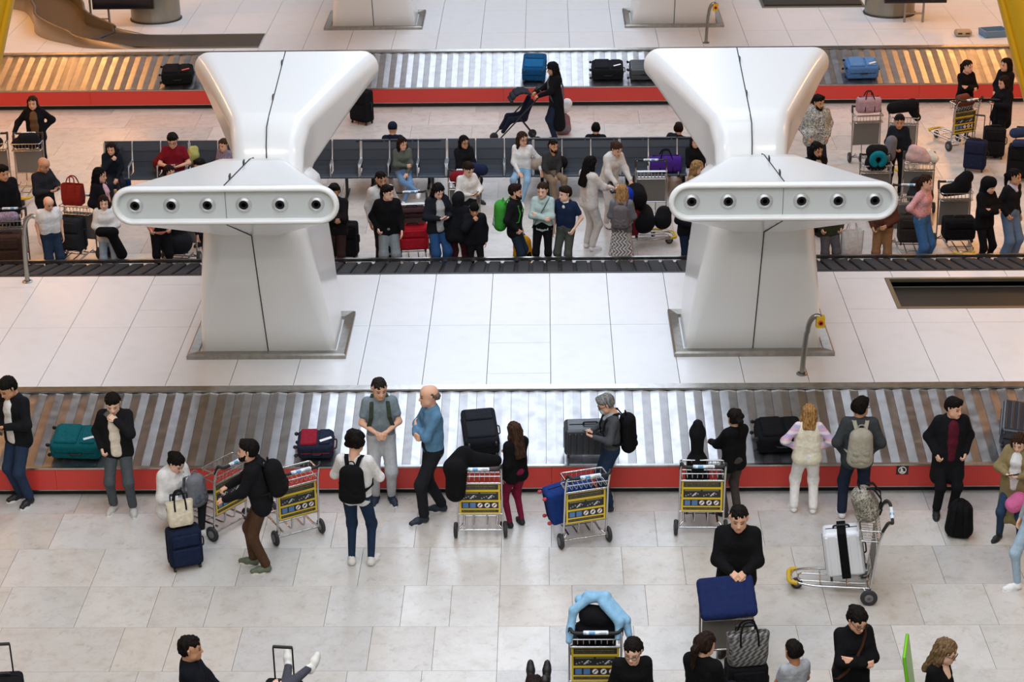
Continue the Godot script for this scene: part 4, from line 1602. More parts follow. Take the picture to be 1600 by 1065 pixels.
func bench(label: String, x: float, z: float, yaw: float) -> void:
	var o := thing("bench", label, "bench", Vector3(x, 0, z), yaw, "three-seat benches in the middle of the hall")
	var p := 0.516
	if bench_meshes.is_empty():
		var b := Mb.new()
		var prof := [[0.42, 0.06, 0.0], [0.50, 0.035, 0.0], [0.65, 0.0, 0.0], [0.8, -0.035, 0.0], [0.92, -0.075, 0.0], [0.95, -0.085, 0.0]]
		var fr := []
		var bk := []
		for e in prof:
			fr.append([Vector3(-p / 2 + 0.012, e[0], e[1] + 0.012), Vector3(p / 2 - 0.012, e[0], e[1] + 0.012)])
			bk.append([Vector3(-p / 2 + 0.012, e[0], e[1] - 0.012), Vector3(p / 2 - 0.012, e[0], e[1] - 0.012)])
		for k in prof.size() - 1:
			b.quad(fr[k][0], fr[k][1], fr[k + 1][1], fr[k + 1][0])
			b.quad(bk[k][1], bk[k][0], bk[k + 1][0], bk[k + 1][1])
			for s in 2:
				if s == 1:
					b.quad(fr[k][1], bk[k][1], bk[k + 1][1], fr[k + 1][1])
				else:
					b.quad(bk[k][0], fr[k][0], fr[k + 1][0], bk[k + 1][0])
		b.quad(fr[-1][0], fr[-1][1], bk[-1][1], bk[-1][0])
		for y in [[0.6, 0.012], [0.78, -0.03]]: # stitched seams standing a little proud
			b.box(Vector3(0, y[0], y[1] + 0.012), Vector3(p - 0.03, 0.008, 0.008))
		bench_meshes["seat_back"] = b.mesh()
		b = Mb.new()
		b.rbox(Vector3(0, 0.425, 0.29), Vector3(p - 0.024, 0.04, 0.5), 0.016, euler(-3, 0, 0))
		b.box(Vector3(0, 0.448, 0.3), Vector3(p - 0.03, 0.006, 0.01))
		bench_meshes["seat_pan"] = b.mesh()
		b = Mb.new()
		b.bend([Vector3(0, 0.93, -0.06), Vector3(0, 0.75, 0.0), Vector3(0, 0.62, 0.06), Vector3(0, 0.62, 0.4), Vector3(0, 0.42, 0.46)], 0.017, 0.05, 6)
		b.box(Vector3(0, 0.62, 0.22), Vector3(0.045, 0.016, 0.34))
		bench_meshes["armrest"] = b.mesh()
		bench_meshes["beam"] = bx(Vector3(0, 0.36, 0.22), Vector3(p * 3, 0.06, 0.08))
		b = Mb.new()
		b.box(Vector3(0, 0.18, 0.22), Vector3(0.05, 0.34, 0.08))
		b.rbox(Vector3(0, 0.015, 0.22), Vector3(0.06, 0.03, 0.6), 0.012)
		bench_meshes["leg"] = b.mesh()
	var grey := mat("charcoal leather", "343b44", 0.5)
	for k in 3:
		part(o, "seat_back", bench_meshes.seat_back, grey, Vector3((k - 1) * p, 0, 0))
		part(o, "seat_pan", bench_meshes.seat_pan, grey, Vector3((k - 1) * p, 0, 0))
	for k in 4:
		part(o, "armrest", bench_meshes.armrest, mat("bench aluminium", "b9bcc0", 0.35, 0.8), Vector3((k - 1.5) * p * (0.985 if k in [0, 3] else 1.0), 0, 0))
	part(o, "beam", bench_meshes.beam, mat("bench beam", "3a3d41", 0.5, 0.4))
	for s in [-1, 1]:
		part(o, "leg", bench_meshes.leg, mat("bench beam", "3a3d41", 0.5, 0.4), Vector3(s * p, 0, 0))


func pipe_post(label: String, at: Vector3, lean: Vector3, h: float, button: bool) -> void:
	var o := thing("bent_pipe", label, "pipe post", at, 0, "bent pipes on the islands")
	var b := Mb.new()
	var pts := [Vector3.ZERO, Vector3(0, h * 0.35, 0) + lean * 0.02, Vector3(0, h * 0.7, 0) + lean * 0.06]
	for k in 9:
		var a := PI * 0.62 * k / 8
		pts.append(Vector3(0, h * 0.72 + sin(a) * 0.28 * h, 0) + lean * (0.08 + (1 - cos(a)) * 0.24 * h))
	b.tube(pts, 0.035, 10)
	b.lathe([[0.0, 0.0], [0.075, 0.0], [0.075, 0.012], [0.045, 0.02]], 16)
	part(o, "pipe", b.mesh(), mat("brushed pipe", "97958f", 0.32, 0.9))
	if button:
		var e: Vector3 = pts[-1]
		var bb := part(o, "button_box", bx(Vector3.ZERO, Vector3(0.11, 0.15, 0.1)), plastic("d8b21c", 0.5), e + Vector3(0, -0.06, 0.0))
		var r := Mb.new()
		r.lathe([[0.032, 0.0], [0.032, 0.02], [0.0, 0.026]], 14, Transform3D(Basis(Vector3.RIGHT, PI / 2), Vector3(0, 0.0, 0.05)))
		part(bb, "red_button", r.mesh(), plastic("c8342a", 0.4))


func tote(called: String, label: String, xf: Transform3D, w: float, h: float, d: float, hex: String, handle := "") -> void: # open bag with two loop handles, base centre at the origin
	var o := thing(called, label, "bag")
	put(o, xf)
	var rings := []
	for e in [[0.0, 0.86, 0.7], [0.02, 0.94, 0.9], [0.3, 1.0, 1.0], [0.7, 1.0, 0.9], [1.0, 1.06, 0.62]]:
		rings.append(ring_rr(w / 2 * e[1], d / 2 * e[2], minf(d / 2 * e[2], w * 0.2) * 0.8, func(x, y): return Vector3(x, h * e[0], -y)))
	var b := Mb.new()
	b.grid(rings)
	b.cap(rings[0], Vector3.DOWN)
	var inner := []
	for e in [[1.0, 1.02, 0.56], [0.9, 0.98, 0.6]]:
		inner.append(ring_rr(w / 2 * e[1], d / 2 * e[2], minf(d / 2 * e[2], w * 0.2) * 0.8, func(x, y): return Vector3(x, h * e[0], -y)))
	b.grid([rings[-1], inner[0], inner[1]])
	b.cap(inner[1], Vector3.UP)
	part(o, "bag_shell", b.mesh(), cloth(hex))
	for s in [-1, 1]:
		b = Mb.new()
		b.bend([Vector3(-w * 0.22, h * 0.7, s * d * 0.47), Vector3(-w * 0.22, h * 1.05, s * d * 0.33), Vector3(-w * 0.14, h + 0.14, s * d * 0.12), Vector3(w * 0.14, h + 0.14, s * d * 0.12), Vector3(w * 0.22, h * 1.05, s * d * 0.33), Vector3(w * 0.22, h * 0.7, s * d * 0.47)], 0.011, 0.05, 5)
		part(o, "carry_handle", b.mesh(), cloth(handle if handle else hex))


func duffel(label: String, xf: Transform3D, w: float, h: float, d: float, hex: String, handle: String, called := "duffel_bag") -> void: # barrel bag lying along x, base centre at the origin
	var o := thing(called, label, "bag")
	put(o, xf)
	var rings := []
	for e in [[-0.5, 0.55], [-0.49, 0.82], [-0.46, 0.95], [-0.25, 1.0], [0.0, 1.03], [0.25, 1.0], [0.46, 0.95], [0.49, 0.82], [0.5, 0.55]]:
		rings.append(ring_rr(d / 2 * e[1], h / 2 * e[1], minf(d, h) * 0.36 * e[1], func(x, y): return Vector3(w * e[0], h / 2 + y, -x)))
	var b := Mb.new()
	b.grid(rings)
	b.cap(rings[0], Vector3.LEFT)
	b.cap(rings[-1], Vector3.RIGHT)
	part(o, "bag_shell", b.mesh(), cloth(hex))
	b = Mb.new()
	b.box(Vector3(0, h * 1.005, 0), Vector3(w * 0.85, 0.012, 0.02))
	part(o, "zip", b.mesh(), cloth(handle))
	for s in [-1, 1]:
		b = Mb.new()
		b.bend([Vector3(-w * 0.2, h * 0.15, s * d * 0.5), Vector3(-w * 0.2, h * 0.85, s * d * 0.42), Vector3(-w * 0.1, h + 0.11, s * d * 0.1), Vector3(w * 0.1, h + 0.11, s * d * 0.1), Vector3(w * 0.2, h * 0.85, s * d * 0.42), Vector3(w * 0.2, h * 0.15, s * d * 0.5)], 0.012, 0.05, 5)
		part(o, "carry_handle", b.mesh(), cloth(handle))


# ---------------------------------------------------------------- people
func build_crowd() -> void:
	var s := {}
	person({"label": "man in black jacket and jeans looking at his phone beside the teal suitcase", "x": -6.557, "z": 0.747, "h": 1.734, "yaw": -35.0, "wear": [["jacket", "1a1b1e"], ["front", "e4e2de"], ["jeans", "2b3a52"]], "L": "phone", "R": "phone_low", "hp": 28.0, "hair": [["short", "17130f"]], "skin": 2, "shoe": "1a1a1c", "sole": "dcdcdc", "with": [["phone", "R", "black phone held by the man in white shirt and black jacket"]]})
	person({"label": "man in black jacket and cream shirt holding a phone to his mouth", "x": -5.266, "z": 1.008, "h": 1.623, "yaw": 0.0, "wear": [["jacket", "1b1b1d"], ["front", "e6ddca"], ["trousers", "50565a"]], "L": "mouth", "R": "pocket", "hp": 22.0, "hy": 8.0, "hair": [["short", "17130f"]], "skin": 0, "shoe": "bdbbb4", "sole": "e4e4e0", "feet": [Vector3(0.13, 0, 0.06), Vector3(-0.14, 0, 0)], "with": [["phone", "L", "black phone at the mouth of the man in cream shirt"]]})
	person({"label": "woman in white sweatshirt with black and white strap, sitting on a trolley and looking down", "x": -4.554, "z": 1.472, "h": 1.62, "sit": 0.27, "yaw": 50.0, "wear": [["puffer", "e4e2de"], ["slim", "2a2c30"]], "fem": true, "L": "lap", "R": "clasp", "hp": 35.0, "hair": [["bun", "17130f"]], "skin": 0, "lean": 8.0, "g": 1.08, "shoe": "e0e0de", "sole": "f0f0f0", "feet": [Vector3(0.1, 0, 0.42), Vector3(-0.1, 0, 0.4)], "with": [["strap", 1, "banded"]]})
	s = {"label": "man in black hoodie and brown trousers leaning on a trolley, black backpack on his back", "x": -3.342, "z": 2.428, "h": 1.68, "yaw": -88.0, "wear": [["hoodie", "18181b"], ["trousers", "513a2b"]], "L": "push", "R": "push", "lean": 10.0, "hp": 2.0, "hair": [["short", "17130f"], ["beard", "17130f"]], "skin": 1, "shoe": "5a6350", "sole": "d4d4cc", "feet": [Vector3(0.1, 0, -0.05), Vector3(-0.08, 0, 0.12)]}
	person(s)
	worn(s, "black backpack worn by the man in brown trousers", "161618", 0.3, 0.46, 0.2, {})
	s = {"label": "person in white sweatshirt and jeans with black backpack, seen from behind", "x": -2.206, "z": 2.377, "h": 1.728, "yaw": 172.0, "wear": [["sweater", "e4e2de"], ["slim", "22334b"]], "L": "phone", "R": "phone", "hp": 18.0, "hy": -12.0, "hair": [["curly", "17130f"]], "skin": 1, "shoe": "d8d6d2", "sole": "ece9e6", "feet": [Vector3(0.1, 0, 0), Vector3(-0.13, 0, 0.02)]}
	person(s)
	worn(s, "black backpack with small brown patch on a white sweatshirt", "131315", 0.32, 0.48, 0.17, {})
	s = {"label": "man in grey t-shirt and pale sweatpants with clasped hands, facing the camera", "x": -2.046, "z": 0.789, "h": 1.699, "yaw": 6.0, "wear": [["tee", "7b888e"], ["sweatpants", "b7babd"]], "L": "clasp", "R": "clasp", "bare": 1.0, "hp": 15.0, "hy": 12.0, "hair": [["crop", "2a2522"]], "skin": 1, "shoe": "1f2a3c", "sole": "e6e6e6"}
	person(s)
	worn(s, "olive backpack worn by the man in grey t-shirt", "3a4234", 0.3, 0.46, 0.16, {})
	person({"label": "bald man in blue shirt with arms crossed, dark trousers", "x": -1.382, "z": 1.207, "h": 1.787, "yaw": -72.0, "wear": [["shirt", "5f89a8"], ["trousers", "25272b"]], "L": "crossed", "R": "crossed_low", "hp": 6.0, "hair": [["fringe", "86766a"]], "skin": 1, "g": 1.05, "shoe": "1c2433", "sole": "d8d8d8", "feet": [Vector3(0.1, 0, 0.16), Vector3(-0.1, 0, -0.12)]})
	person({"label": "woman in black jacket and crimson trousers with her hand on a trolley", "x": -0.373, "z": 1.472, "h": 1.4, "yaw": -142.0, "wear": [["jacket", "131315"], ["slim", "7f203c"]], "fem": true, "L": "hang", "R": "push", "hp": 10.0, "hair": [["long", "4a3526"]], "skin": 1, "shoe": "17171a"})
	s = {"label": "grey-haired man in face mask and grey sweater reading his phone", "x": 0.787, "z": 1.014, "h": 1.565, "yaw": -82.0, "wear": [["sweater", "4c4f53"], ["collar", "a9b6be"], ["jeans", "25364f"]], "L": "phone", "R": "phone", "hp": 30.0, "hair": [["short", "8d8d8c"]], "skin": 1, "shoe": "20242c", "sole": "cfcfcf", "with": [["mask"], ["glasses"], ["phone", "L", "phone held by the man in face mask"]]}
	person(s)
	worn(s, "black backpack on the back of the man in face mask", "121214", 0.32, 0.5, 0.18, {})
	person({"label": "woman in black fleece with curly dark hair behind a trolley with a black instrument case", "x": 2.268, "z": 1.238, "h": 1.442, "yaw": -150.0, "wear": [["hoodie", "121214"], ["trousers", "4a4440"]], "fem": true, "L": "push", "R": "push", "hp": 8.0, "hair": [["curly", "1d1814"], ["pony", "1d1814"]], "skin": 1, "shoe": "1c1c1e"})
	person({"label": "blonde woman in cream vest with striped sleeves and white trousers, seen from behind", "x": 3.163, "z": 1.15, "h": 1.462, "yaw": 178.0, "wear": [["sweater", "stripes"], ["vest", "e9e3cb"], ["trousers", "eeece8"]], "fem": true, "L": "hips", "R": "hips", "g": 1.12, "hp": 5.0, "hair": [["bob", "b98d58"]], "skin": 0, "shoe": "e2e0dc", "sole": "f2f2f0", "feet": [Vector3(0.15, 0, 0.02), Vector3(-0.13, 0, -0.02)]})
	s = {"label": "man in dark grey hooded jacket with beige backpack, looking aside", "x": 3.744, "z": 1.317, "h": 1.622, "yaw": 178.0, "wear": [["hoodie", "3b3f41"], ["trousers", "232b3d"]], "L": "pocket", "R": "pocket", "hp": 5.0, "hy": -45.0, "hair": [["short", "17130f"]], "skin": 2, "g": 1.08, "shoe": "d4d4d2", "sole": "eeeeee", "feet": [Vector3(0.15, 0, 0.03), Vector3(-0.12, 0, -0.06)], "with": [["glasses"]]}
	person(s)
	worn(s, "beige backpack on the back of the man in grey hooded jacket", "a8a392", 0.32, 0.5, 0.19, {"pocket": "9d9886"})
	person({"label": "man in long black coat and burgundy sweater, hands in pockets", "x": 4.864, "z": 1.214, "h": 1.584, "yaw": 4.0, "wear": [["coat", "17181b"], ["front", "571b2a"], ["collar", "ded8d4"], ["trousers", "17181b"]], "L": "pocket", "R": "pocket", "hp": 8.0, "hy": 32.0, "hair": [["short", "17130f"]], "skin": 1, "shoe": "151517", "sole": "3a3a3a"})
	person({"label": "woman in olive trench coat, jeans and black boots looking at her phone", "x": 5.536, "z": 1.85, "h": 1.454, "yaw": -28.0, "wear": [["long_coat", "8c7d58"], ["front", "e2e2e0"], ["slim", "33475f"]], "fem": true, "L": "phone", "R": "phone", "hp": 28.0, "hair": [["long", "3d281c"]], "skin": 0, "shoe": "161617", "boots": true, "feet": [Vector3(0.13, 0, 0), Vector3(-0.15, 0, 0.04)], "with": [["phone", "L", "phone held by the woman in trench coat"]]})
	person({"label": "person in pale jeans and white sneakers walking out of the photo", "x": 5.497, "z": 3.009, "h": 1.68, "yaw": -60.0, "wear": [["sweater", "9aa0a4"], ["slim", "a5bccd"]], "fem": true, "L": "swing", "R": "hang", "hair": [["long", "2a1c14"]], "shoe": "e6e6e4", "sole": "f2f2f2", "feet": [Vector3(0.1, 0, -0.2), Vector3(-0.1, 0, 0.1)]})
	person({"label": "man in black hoodie standing behind a trolley with a navy pillow", "x": 2.017, "z": 4.213, "h": 1.78, "yaw": -4.0, "wear": [["hoodie", "131315"], ["trousers", "141416"]], "L": Vector3(-0.1, -0.27, 0.34), "R": Vector3(-0.1, -0.27, 0.34), "hp": 10.0, "hair": [["crop", "17130f"]], "skin": 1, "g": 1.08, "shoe": "161618"})
	person({"label": "woman in black turtleneck with glasses and crossed arms, brown shoulder strap", "x": 2.978, "z": 5.995, "h": 1.66, "yaw": 14.0, "wear": [["turtle", "131316"], ["wide", "131316"]], "fem": true, "g": 1.08, "L": "crossed", "R": "crossed_low", "hp": 24.0, "hy": 6.0, "hair": [["bun", "17130f"]], "skin": 1, "shoe": "161618", "with": [["glasses"], ["strap", 1, "4a2e22"]]})
	person({"label": "woman with blonde-tipped hair and glasses in black cardigan, sitting by the lime green chair back", "x": 3.805, "z": 6.007, "h": 1.66, "sit": 0.45, "yaw": 58.0, "wear": [["sweater", "131315"], ["slim", "2b2d33"]], "fem": true, "L": "phone_low", "R": "lap", "hp": 18.0, "hair": [["half", "846a4c"]], "skin": 0, "lowneck": true, "shoe": "161618", "lean": 4.0, "with": [["glasses"]]})
	person({"label": "boy with short black hair in pale grey t-shirt, seen from behind", "x": 2.401, "z": 6.112, "h": 1.28, "yaw": -155.0, "wear": [["tee", "a4a9af"], ["trousers", "2a2f38"]], "hs": 1.15, "L": "lap", "R": "phone_low", "bare": 1.0, "hp": 10.0, "hair": [["crop", "17130f"]], "skin": 3, "shoe": "d0d0d0"})
	person({"label": "woman in black jacket with brown ponytail sitting with her back to the camera", "x": 1.527, "z": 5.951, "h": 1.66, "sit": 0.45, "yaw": 150.0, "wear": [["jacket", "121214"], ["slim", "1a1b1f"]], "fem": true, "L": "lap", "R": "lap", "hp": 10.0, "hy": -20.0, "hair": [["pony", "2e2019"]], "skin": 1, "shoe": "161618"})
	person({"label": "woman in black sweater with glasses and green trousers holding a white phone", "x": 0.824, "z": 5.863, "h": 1.66, "sit": 0.45, "yaw": -14.0, "wear": [["sweater", "151517"], ["slim", "1d4138"]], "fem": true, "L": "lap", "R": "phone_low", "hp": 14.0, "hair": [["bun", "1d1511"]], "skin": 0, "lean": 12.0, "twist": 20.0, "shoe": "161618", "with": [["glasses"], ["phone", "R", "white phone held by the woman in green trousers", "dfe2ea"]]})
	person({"label": "person in purple top reclining with black boots up, cropped by the bottom edge", "x": -0.127, "z": 6.35, "h": 1.68, "sit": 0.45, "yaw": 178.0, "wear": [["sweater", "5d3a63"], ["slim", "17171a"]], "fem": true, "L": "lap", "R": "lap", "lean": -32.0, "hp": 0.0, "hair": [["short", "241a16"]], "skin": 1, "shoe": "131315", "boots": true, "feet": [Vector3(0.08, 0.42, 0.9), Vector3(-0.08, 0.42, 0.9)], "pitch": [-62.0, -62.0], "toe": [4.0, -4.0]})
	person({"label": "man with cropped black hair in dark jacket, in profile at the bottom edge", "x": -3.484, "z": 6.013, "h": 1.74, "sit": 0.45, "yaw": 96.0, "wear": [["jacket", "14171e"], ["trousers", "1a1c22"]], "L": "lap", "R": "lap", "hp": 6.0, "hair": [["crop", "17130f"]], "skin": 2, "shoe": "161618", "lean": -6.0})
	person({"label": "person in grey trousers and white sneakers reclining with legs crossed, cropped by the bottom edge", "x": -2.739, "z": 6.2, "h": 1.7, "sit": 0.45, "yaw": 166.0, "wear": [["sweater", "dedcd6"], ["slim", "4b4c55"]], "fem": true, "L": "side", "R": "lap", "lean": -56.0, "hp": 0.0, "hair": [["half", "2a1c14"]], "skin": 0, "shoe": "e0dfda", "sole": "cfd0c0", "feet": [Vector3(-0.12, 0.5, 0.92), Vector3(0.14, 0.5, 0.9)], "pitch": [-50.0, -50.0], "toe": [-20.0, 25.0], "knee": [Vector3(0.3, 1, 0.3), Vector3(-0.3, 1, 0.3)]})
	person({"label": "bald man in white t-shirt looking down behind the bent pipe", "x": -7.923, "z": -6.72, "h": 1.446, "yaw": 25.0, "wear": [["tee", "e4e4e2"], ["jeans", "27364a"]], "cell": 0.021, "g": 1.15, "lean": 6.0, "L": "hang", "R": "hang", "bare": 1.0, "hp": 24.0, "hy": 15.0, "skin": 1, "shoe": "222222"})
	person({"label": "bald man in dark sweater reading his phone", "x": -8.333, "z": -8.093, "h": 1.634, "yaw": 62.0, "wear": [["sweater", "28282b"], ["trousers", "1c1d20"]], "cell": 0.021, "g": 1.15, "L": "phone", "R": "phone", "hp": 28.0, "skin": 2, "shoe": "1a1a1a", "with": [["phone", "L", "phone held by the bald man in dark sweater"]]})
	person({"label": "woman with long brown hair in black jacket, hand on hip, behind two trolleys", "x": -9.365, "z": -11.775, "h": 1.577, "yaw": 5.0, "wear": [["jacket", "17161a"], ["front", "6b5138"], ["trousers", "17161a"]], "cell": 0.021, "fem": true, "L": "hips", "R": Vector3(0.25, -0.36, 0.22), "hp": 6.0, "hair": [["long", "3a261a"]], "skin": 1})
	person({"label": "woman with long black hair in black jacket and pink scarf, in profile", "x": -7.276, "z": -7.589, "h": 1.596, "yaw": 80.0, "wear": [["jacket", "15151a"], ["front", "d2a6b0"], ["jeans", "1c2028"]], "cell": 0.021, "fem": true, "L": "pocket", "R": "pocket", "hp": 10.0, "hair": [["long", "120f10"]], "skin": 1})
	person({"label": "woman with long brown hair in white track jacket carrying a black coat", "x": -7.017, "z": -6.72, "h": 1.428, "yaw": 12.0, "wear": [["jacket", "e2e0dc"], ["jeans", "93a4b4"]], "cell": 0.021, "fem": true, "L": "clasp", "R": "clasp", "hp": 10.0, "hair": [["long", "2f1f18"]], "skin": 0, "shoe": "d8d8d8"})
	person({"label": "woman in navy jacket resting her face on her hand at the row end", "x": -7.725, "z": -10.52, "h": 1.42, "sit": 0.42, "yaw": 20.0, "wear": [["jacket", "1b202b"], ["slim", "22262e"]], "cell": 0.021, "fem": true, "L": "lap", "R": "mouth", "hp": 15.0, "hy": -20.0, "lean": 14.0, "hair": [["long", "2a1c15"]], "skin": 1})
	person({"label": "man in dark red t-shirt with glasses reading his phone on a seat", "x": -6.599, "z": -10.52, "h": 1.66, "sit": 0.42, "yaw": 4.0, "wear": [["tee", "7c1a27"], ["jeans", "35506f"]], "cell": 0.021, "L": "phone", "R": "phone", "bare": 1.0, "hp": 24.0, "hair": [["short", "17130f"]], "skin": 1, "with": [["glasses"], ["phone", "L", "phone held by the man in dark red t-shirt"]]})
	person({"label": "person with brown face peeking over the white air column, dark top", "x": -5.708, "z": -8.182, "h": 1.539, "yaw": -30.0, "wear": [["jacket", "1c1c20"], ["trousers", "1c1c20"]], "cell": 0.021, "hair": [["short", "17130f"]], "skin": 2})
	person({"label": "woman in lilac patterned top on a seat beside the air column", "x": -5.69, "z": -10.52, "h": 1.42, "sit": 0.42, "yaw": -25.0, "wear": [["sweater", "lilac_print"], ["slim", "24262c"]], "cell": 0.021, "fem": true, "L": "lap", "R": "lap", "hp": 12.0, "hair": [["bun", "4a3426"]], "skin": 1})
	person({"label": "person with long dark hair standing in front of the man in dark red t-shirt", "x": -6.183, "z": -7.919, "h": 1.52, "yaw": 35.0, "wear": [["sweater", "1d1d22"], ["trousers", "1d1d22"]], "cell": 0.021, "fem": true, "hair": [["long", "241814"]], "skin": 1})
	person({"label": "person in coral and grey sweater with black leggings, head hidden by the air column", "x": -6.172, "z": -6.789, "h": 1.558, "yaw": 15.0, "wear": [["sweater", "d98878"], ["slim", "141417"]], "cell": 0.021, "fem": true, "g": 1.12, "L": "pocket", "R": "pocket", "hair": [["pony", "2a1c14"]], "skin": 1})
	person({"label": "person in black jacket cropped by the left photo edge above the loaded trolley", "x": -8.837, "z": -7.586, "h": 1.653, "yaw": 40.0, "wear": [["jacket", "131316"], ["trousers", "131316"]], "cell": 0.021, "g": 1.15, "hair": [["short", "17130f"]], "skin": 2})
	person({"label": "person in dark trousers and grey sneakers seen under the air column", "x": -5.367, "z": -6.72, "h": 1.554, "yaw": 20.0, "wear": [["jacket", "24262b"], ["trousers", "1d2028"]], "cell": 0.021, "hair": [["short", "17130f"]], "skin": 1, "shoe": "8a8f96"})
	person({"label": "man in dark blazer with arms crossed and brown trousers beside the air column", "x": -3.335, "z": -6.72, "h": 1.592, "yaw": -12.0, "wear": [["jacket", "1f1c1d"], ["trousers", "3b2b29"]], "cell": 0.021, "L": "crossed", "R": "crossed_low", "hp": 10.0, "hair": [["short", "17130f"], ["beard", "17130f"]], "skin": 2})
	person({"label": "bearded man in white hoodie with navy strap", "x": -2.634, "z": -7.12, "h": 1.653, "yaw": 25.0, "wear": [["hoodie", "dad9d5"], ["front", "22262f"], ["trousers", "2a2c31"]], "cell": 0.021, "L": "pocket", "R": "hang", "hp": 8.0, "hair": [["crop", "17130f"], ["beard", "17130f"]], "skin": 2})
	person({"label": "young man in black fleece and wide grey jeans, turned head", "x": -2.506, "z": -6.72, "h": 1.564, "yaw": 8.0, "wear": [["hoodie", "141416"], ["wide", "8a9395"]], "cell": 0.021, "L": "swing", "R": "pocket", "hp": 8.0, "hy": 45.0, "hair": [["short", "1f1713"]], "skin": 0, "shoe": "d8d8d8"})
	person({"label": "woman in olive sweater and light jeans sitting with crossed legs", "x": -2.532, "z": -10.52, "h": 1.42, "sit": 0.42, "yaw": 12.0, "wear": [["sweater", "5c6258"], ["slim", "6c8fb4"]], "cell": 0.021, "fem": true, "L": "lap", "R": "crossed_low", "hp": 12.0, "hy": 20.0, "hair": [["long", "2a1a14"]], "skin": 1, "shoe": "e4e4e2", "sole": "f4f4f4", "feet": [Vector3(-0.08, 0, 0.5), Vector3(0.24, 0.2, 0.62)]})
	person({"label": "woman with long black hair in dark jacket and blue jeans looking at her phone", "x": -1.718, "z": -6.765, "h": 1.596, "yaw": 28.0, "wear": [["jacket", "20222a"], ["front", "b9bcbc"], ["wide", "2f5280"]], "cell": 0.021, "fem": true, "L": "phone", "R": "phone", "hp": 28.0, "hair": [["long", "141010"]], "skin": 0, "with": [["phone", "L", "phone held by the woman in blue jeans with long black hair"]]})
	person({"label": "woman with glasses and long black hair sitting behind a red bag", "x": -1.442, "z": -10.52, "h": 1.455, "sit": 0.42, "yaw": 30.0, "wear": [["coat", "17171b"], ["slim", "1d1e24"]], "cell": 0.021, "fem": true, "L": "lap", "R": "lap", "hp": 8.0, "hair": [["long", "15100f"]], "skin": 2, "with": [["glasses"]]})
	person({"label": "woman in white sweater with lanyard looking at her phone", "x": -1.287, "z": -7.977, "h": 1.539, "yaw": 32.0, "wear": [["sweater", "e2dfda"], ["trousers", "1e2026"]], "cell": 0.021, "fem": true, "L": "phone", "R": "phone", "hp": 28.0, "hair": [["bun", "2a1c14"]], "skin": 0, "with": [["phone", "L", "phone held by the woman in white sweater with lanyard"]]})
	person({"label": "person in long black puffer jacket and dark red trousers with hood up", "x": -1.397, "z": -6.72, "h": 1.406, "yaw": 165.0, "wear": [["puffer", "17181c"], ["trousers", "4a1f2a"]], "cell": 0.021, "fem": true, "lean": 14.0, "hair": [["hood", "17181c"]], "skin": 1})
	person({"label": "boy in black hooded jacket with hand at his chin", "x": -1.126, "z": -6.6, "h": 1.297, "yaw": 8.0, "wear": [["puffer", "16171c"], ["trousers", "121214"]], "cell": 0.021, "L": "hang", "R": "mouth", "hp": 16.0, "hair": [["beanie", "101012"]], "skin": 2})
	s = {"label": "bearded man in black jacket with a bright green backpack", "x": -0.494, "z": -6.72, "h": 1.559, "yaw": 78.0, "wear": [["jacket", "191a1e"], ["jeans", "22303f"]], "cell": 0.021, "L": "hang", "R": "pocket", "hp": 6.0, "hair": [["short", "2a1c14"], ["beard", "2a1c14"]], "skin": 1}
	person(s)
	worn(s, "bright green backpack with silver pocket", "3f9a38", 0.34, 0.5, 0.2, {"pocket": "9aa6a8"})
	person({"label": "woman in white t-shirt and light jeans sitting, looking aside", "x": -0.4, "z": -10.52, "h": 1.578, "sit": 0.42, "yaw": -5.0, "wear": [["sweater", "e6e6e2"], ["slim", "8db2ce"]], "cell": 0.021, "fem": true, "L": "side", "R": "lap", "hy": 35.0, "hp": 8.0, "hair": [["half", "3f2b20"]], "skin": 1, "shoe": "e8e8e6", "sole": "f4f4f4", "feet": [Vector3(0.02, 0, 0.52), Vector3(-0.16, 0, 0.44)], "with": [["glasses"]]})
	person({"label": "man in charcoal sweater leaning forward on his seat", "x": 0.052, "z": -10.52, "h": 1.454, "sit": 0.42, "yaw": 30.0, "wear": [["sweater", "3f4143"], ["trousers", "8d7a64"]], "cell": 0.021, "L": "lap", "R": "lap", "lean": 22.0, "hp": 8.0, "hair": [["crop", "17130f"], ["beard", "17130f"]], "skin": 2, "shoe": "cfcfcf"})
	person({"label": "woman in mint shirt with arms crossed and black trousers, small maroon bag", "x": -0.039, "z": -6.751, "h": 1.577, "yaw": -8.0, "wear": [["shirt", "b5cbc6"], ["slim", "141416"]], "cell": 0.021, "fem": true, "L": "crossed", "R": "crossed_low", "hp": 8.0, "hy": -8.0, "hair": [["bun", "3a281e"]], "skin": 0, "with": [["strap", 1, "33201d"]]})
	person({"label": "young man in navy polo shirt with white collar and grey trousers", "x": 0.324, "z": -6.72, "h": 1.521, "yaw": -25.0, "wear": [["polo", "1d2b47"], ["collar", "e8e8e6"], ["trousers", "4b5049"]], "cell": 0.021, "L": "pocket", "R": "hang", "bare": 1.0, "hp": 6.0, "hy": -30.0, "hair": [["short", "2a1d16"]], "skin": 0})
	person({"label": "woman in white hoodie and sweatpants bending over the seats", "x": 1.117, "z": -9.029, "h": 1.577, "yaw": 35.0, "wear": [["hoodie", "dad7d0"], ["sweatpants", "d6d2ca"]], "cell": 0.021, "fem": true, "L": "reach", "R": "reach", "lean": 18.0, "hp": 25.0, "hair": [["bun", "4a3324"]], "skin": 1, "shoe": "d0d0d0"})
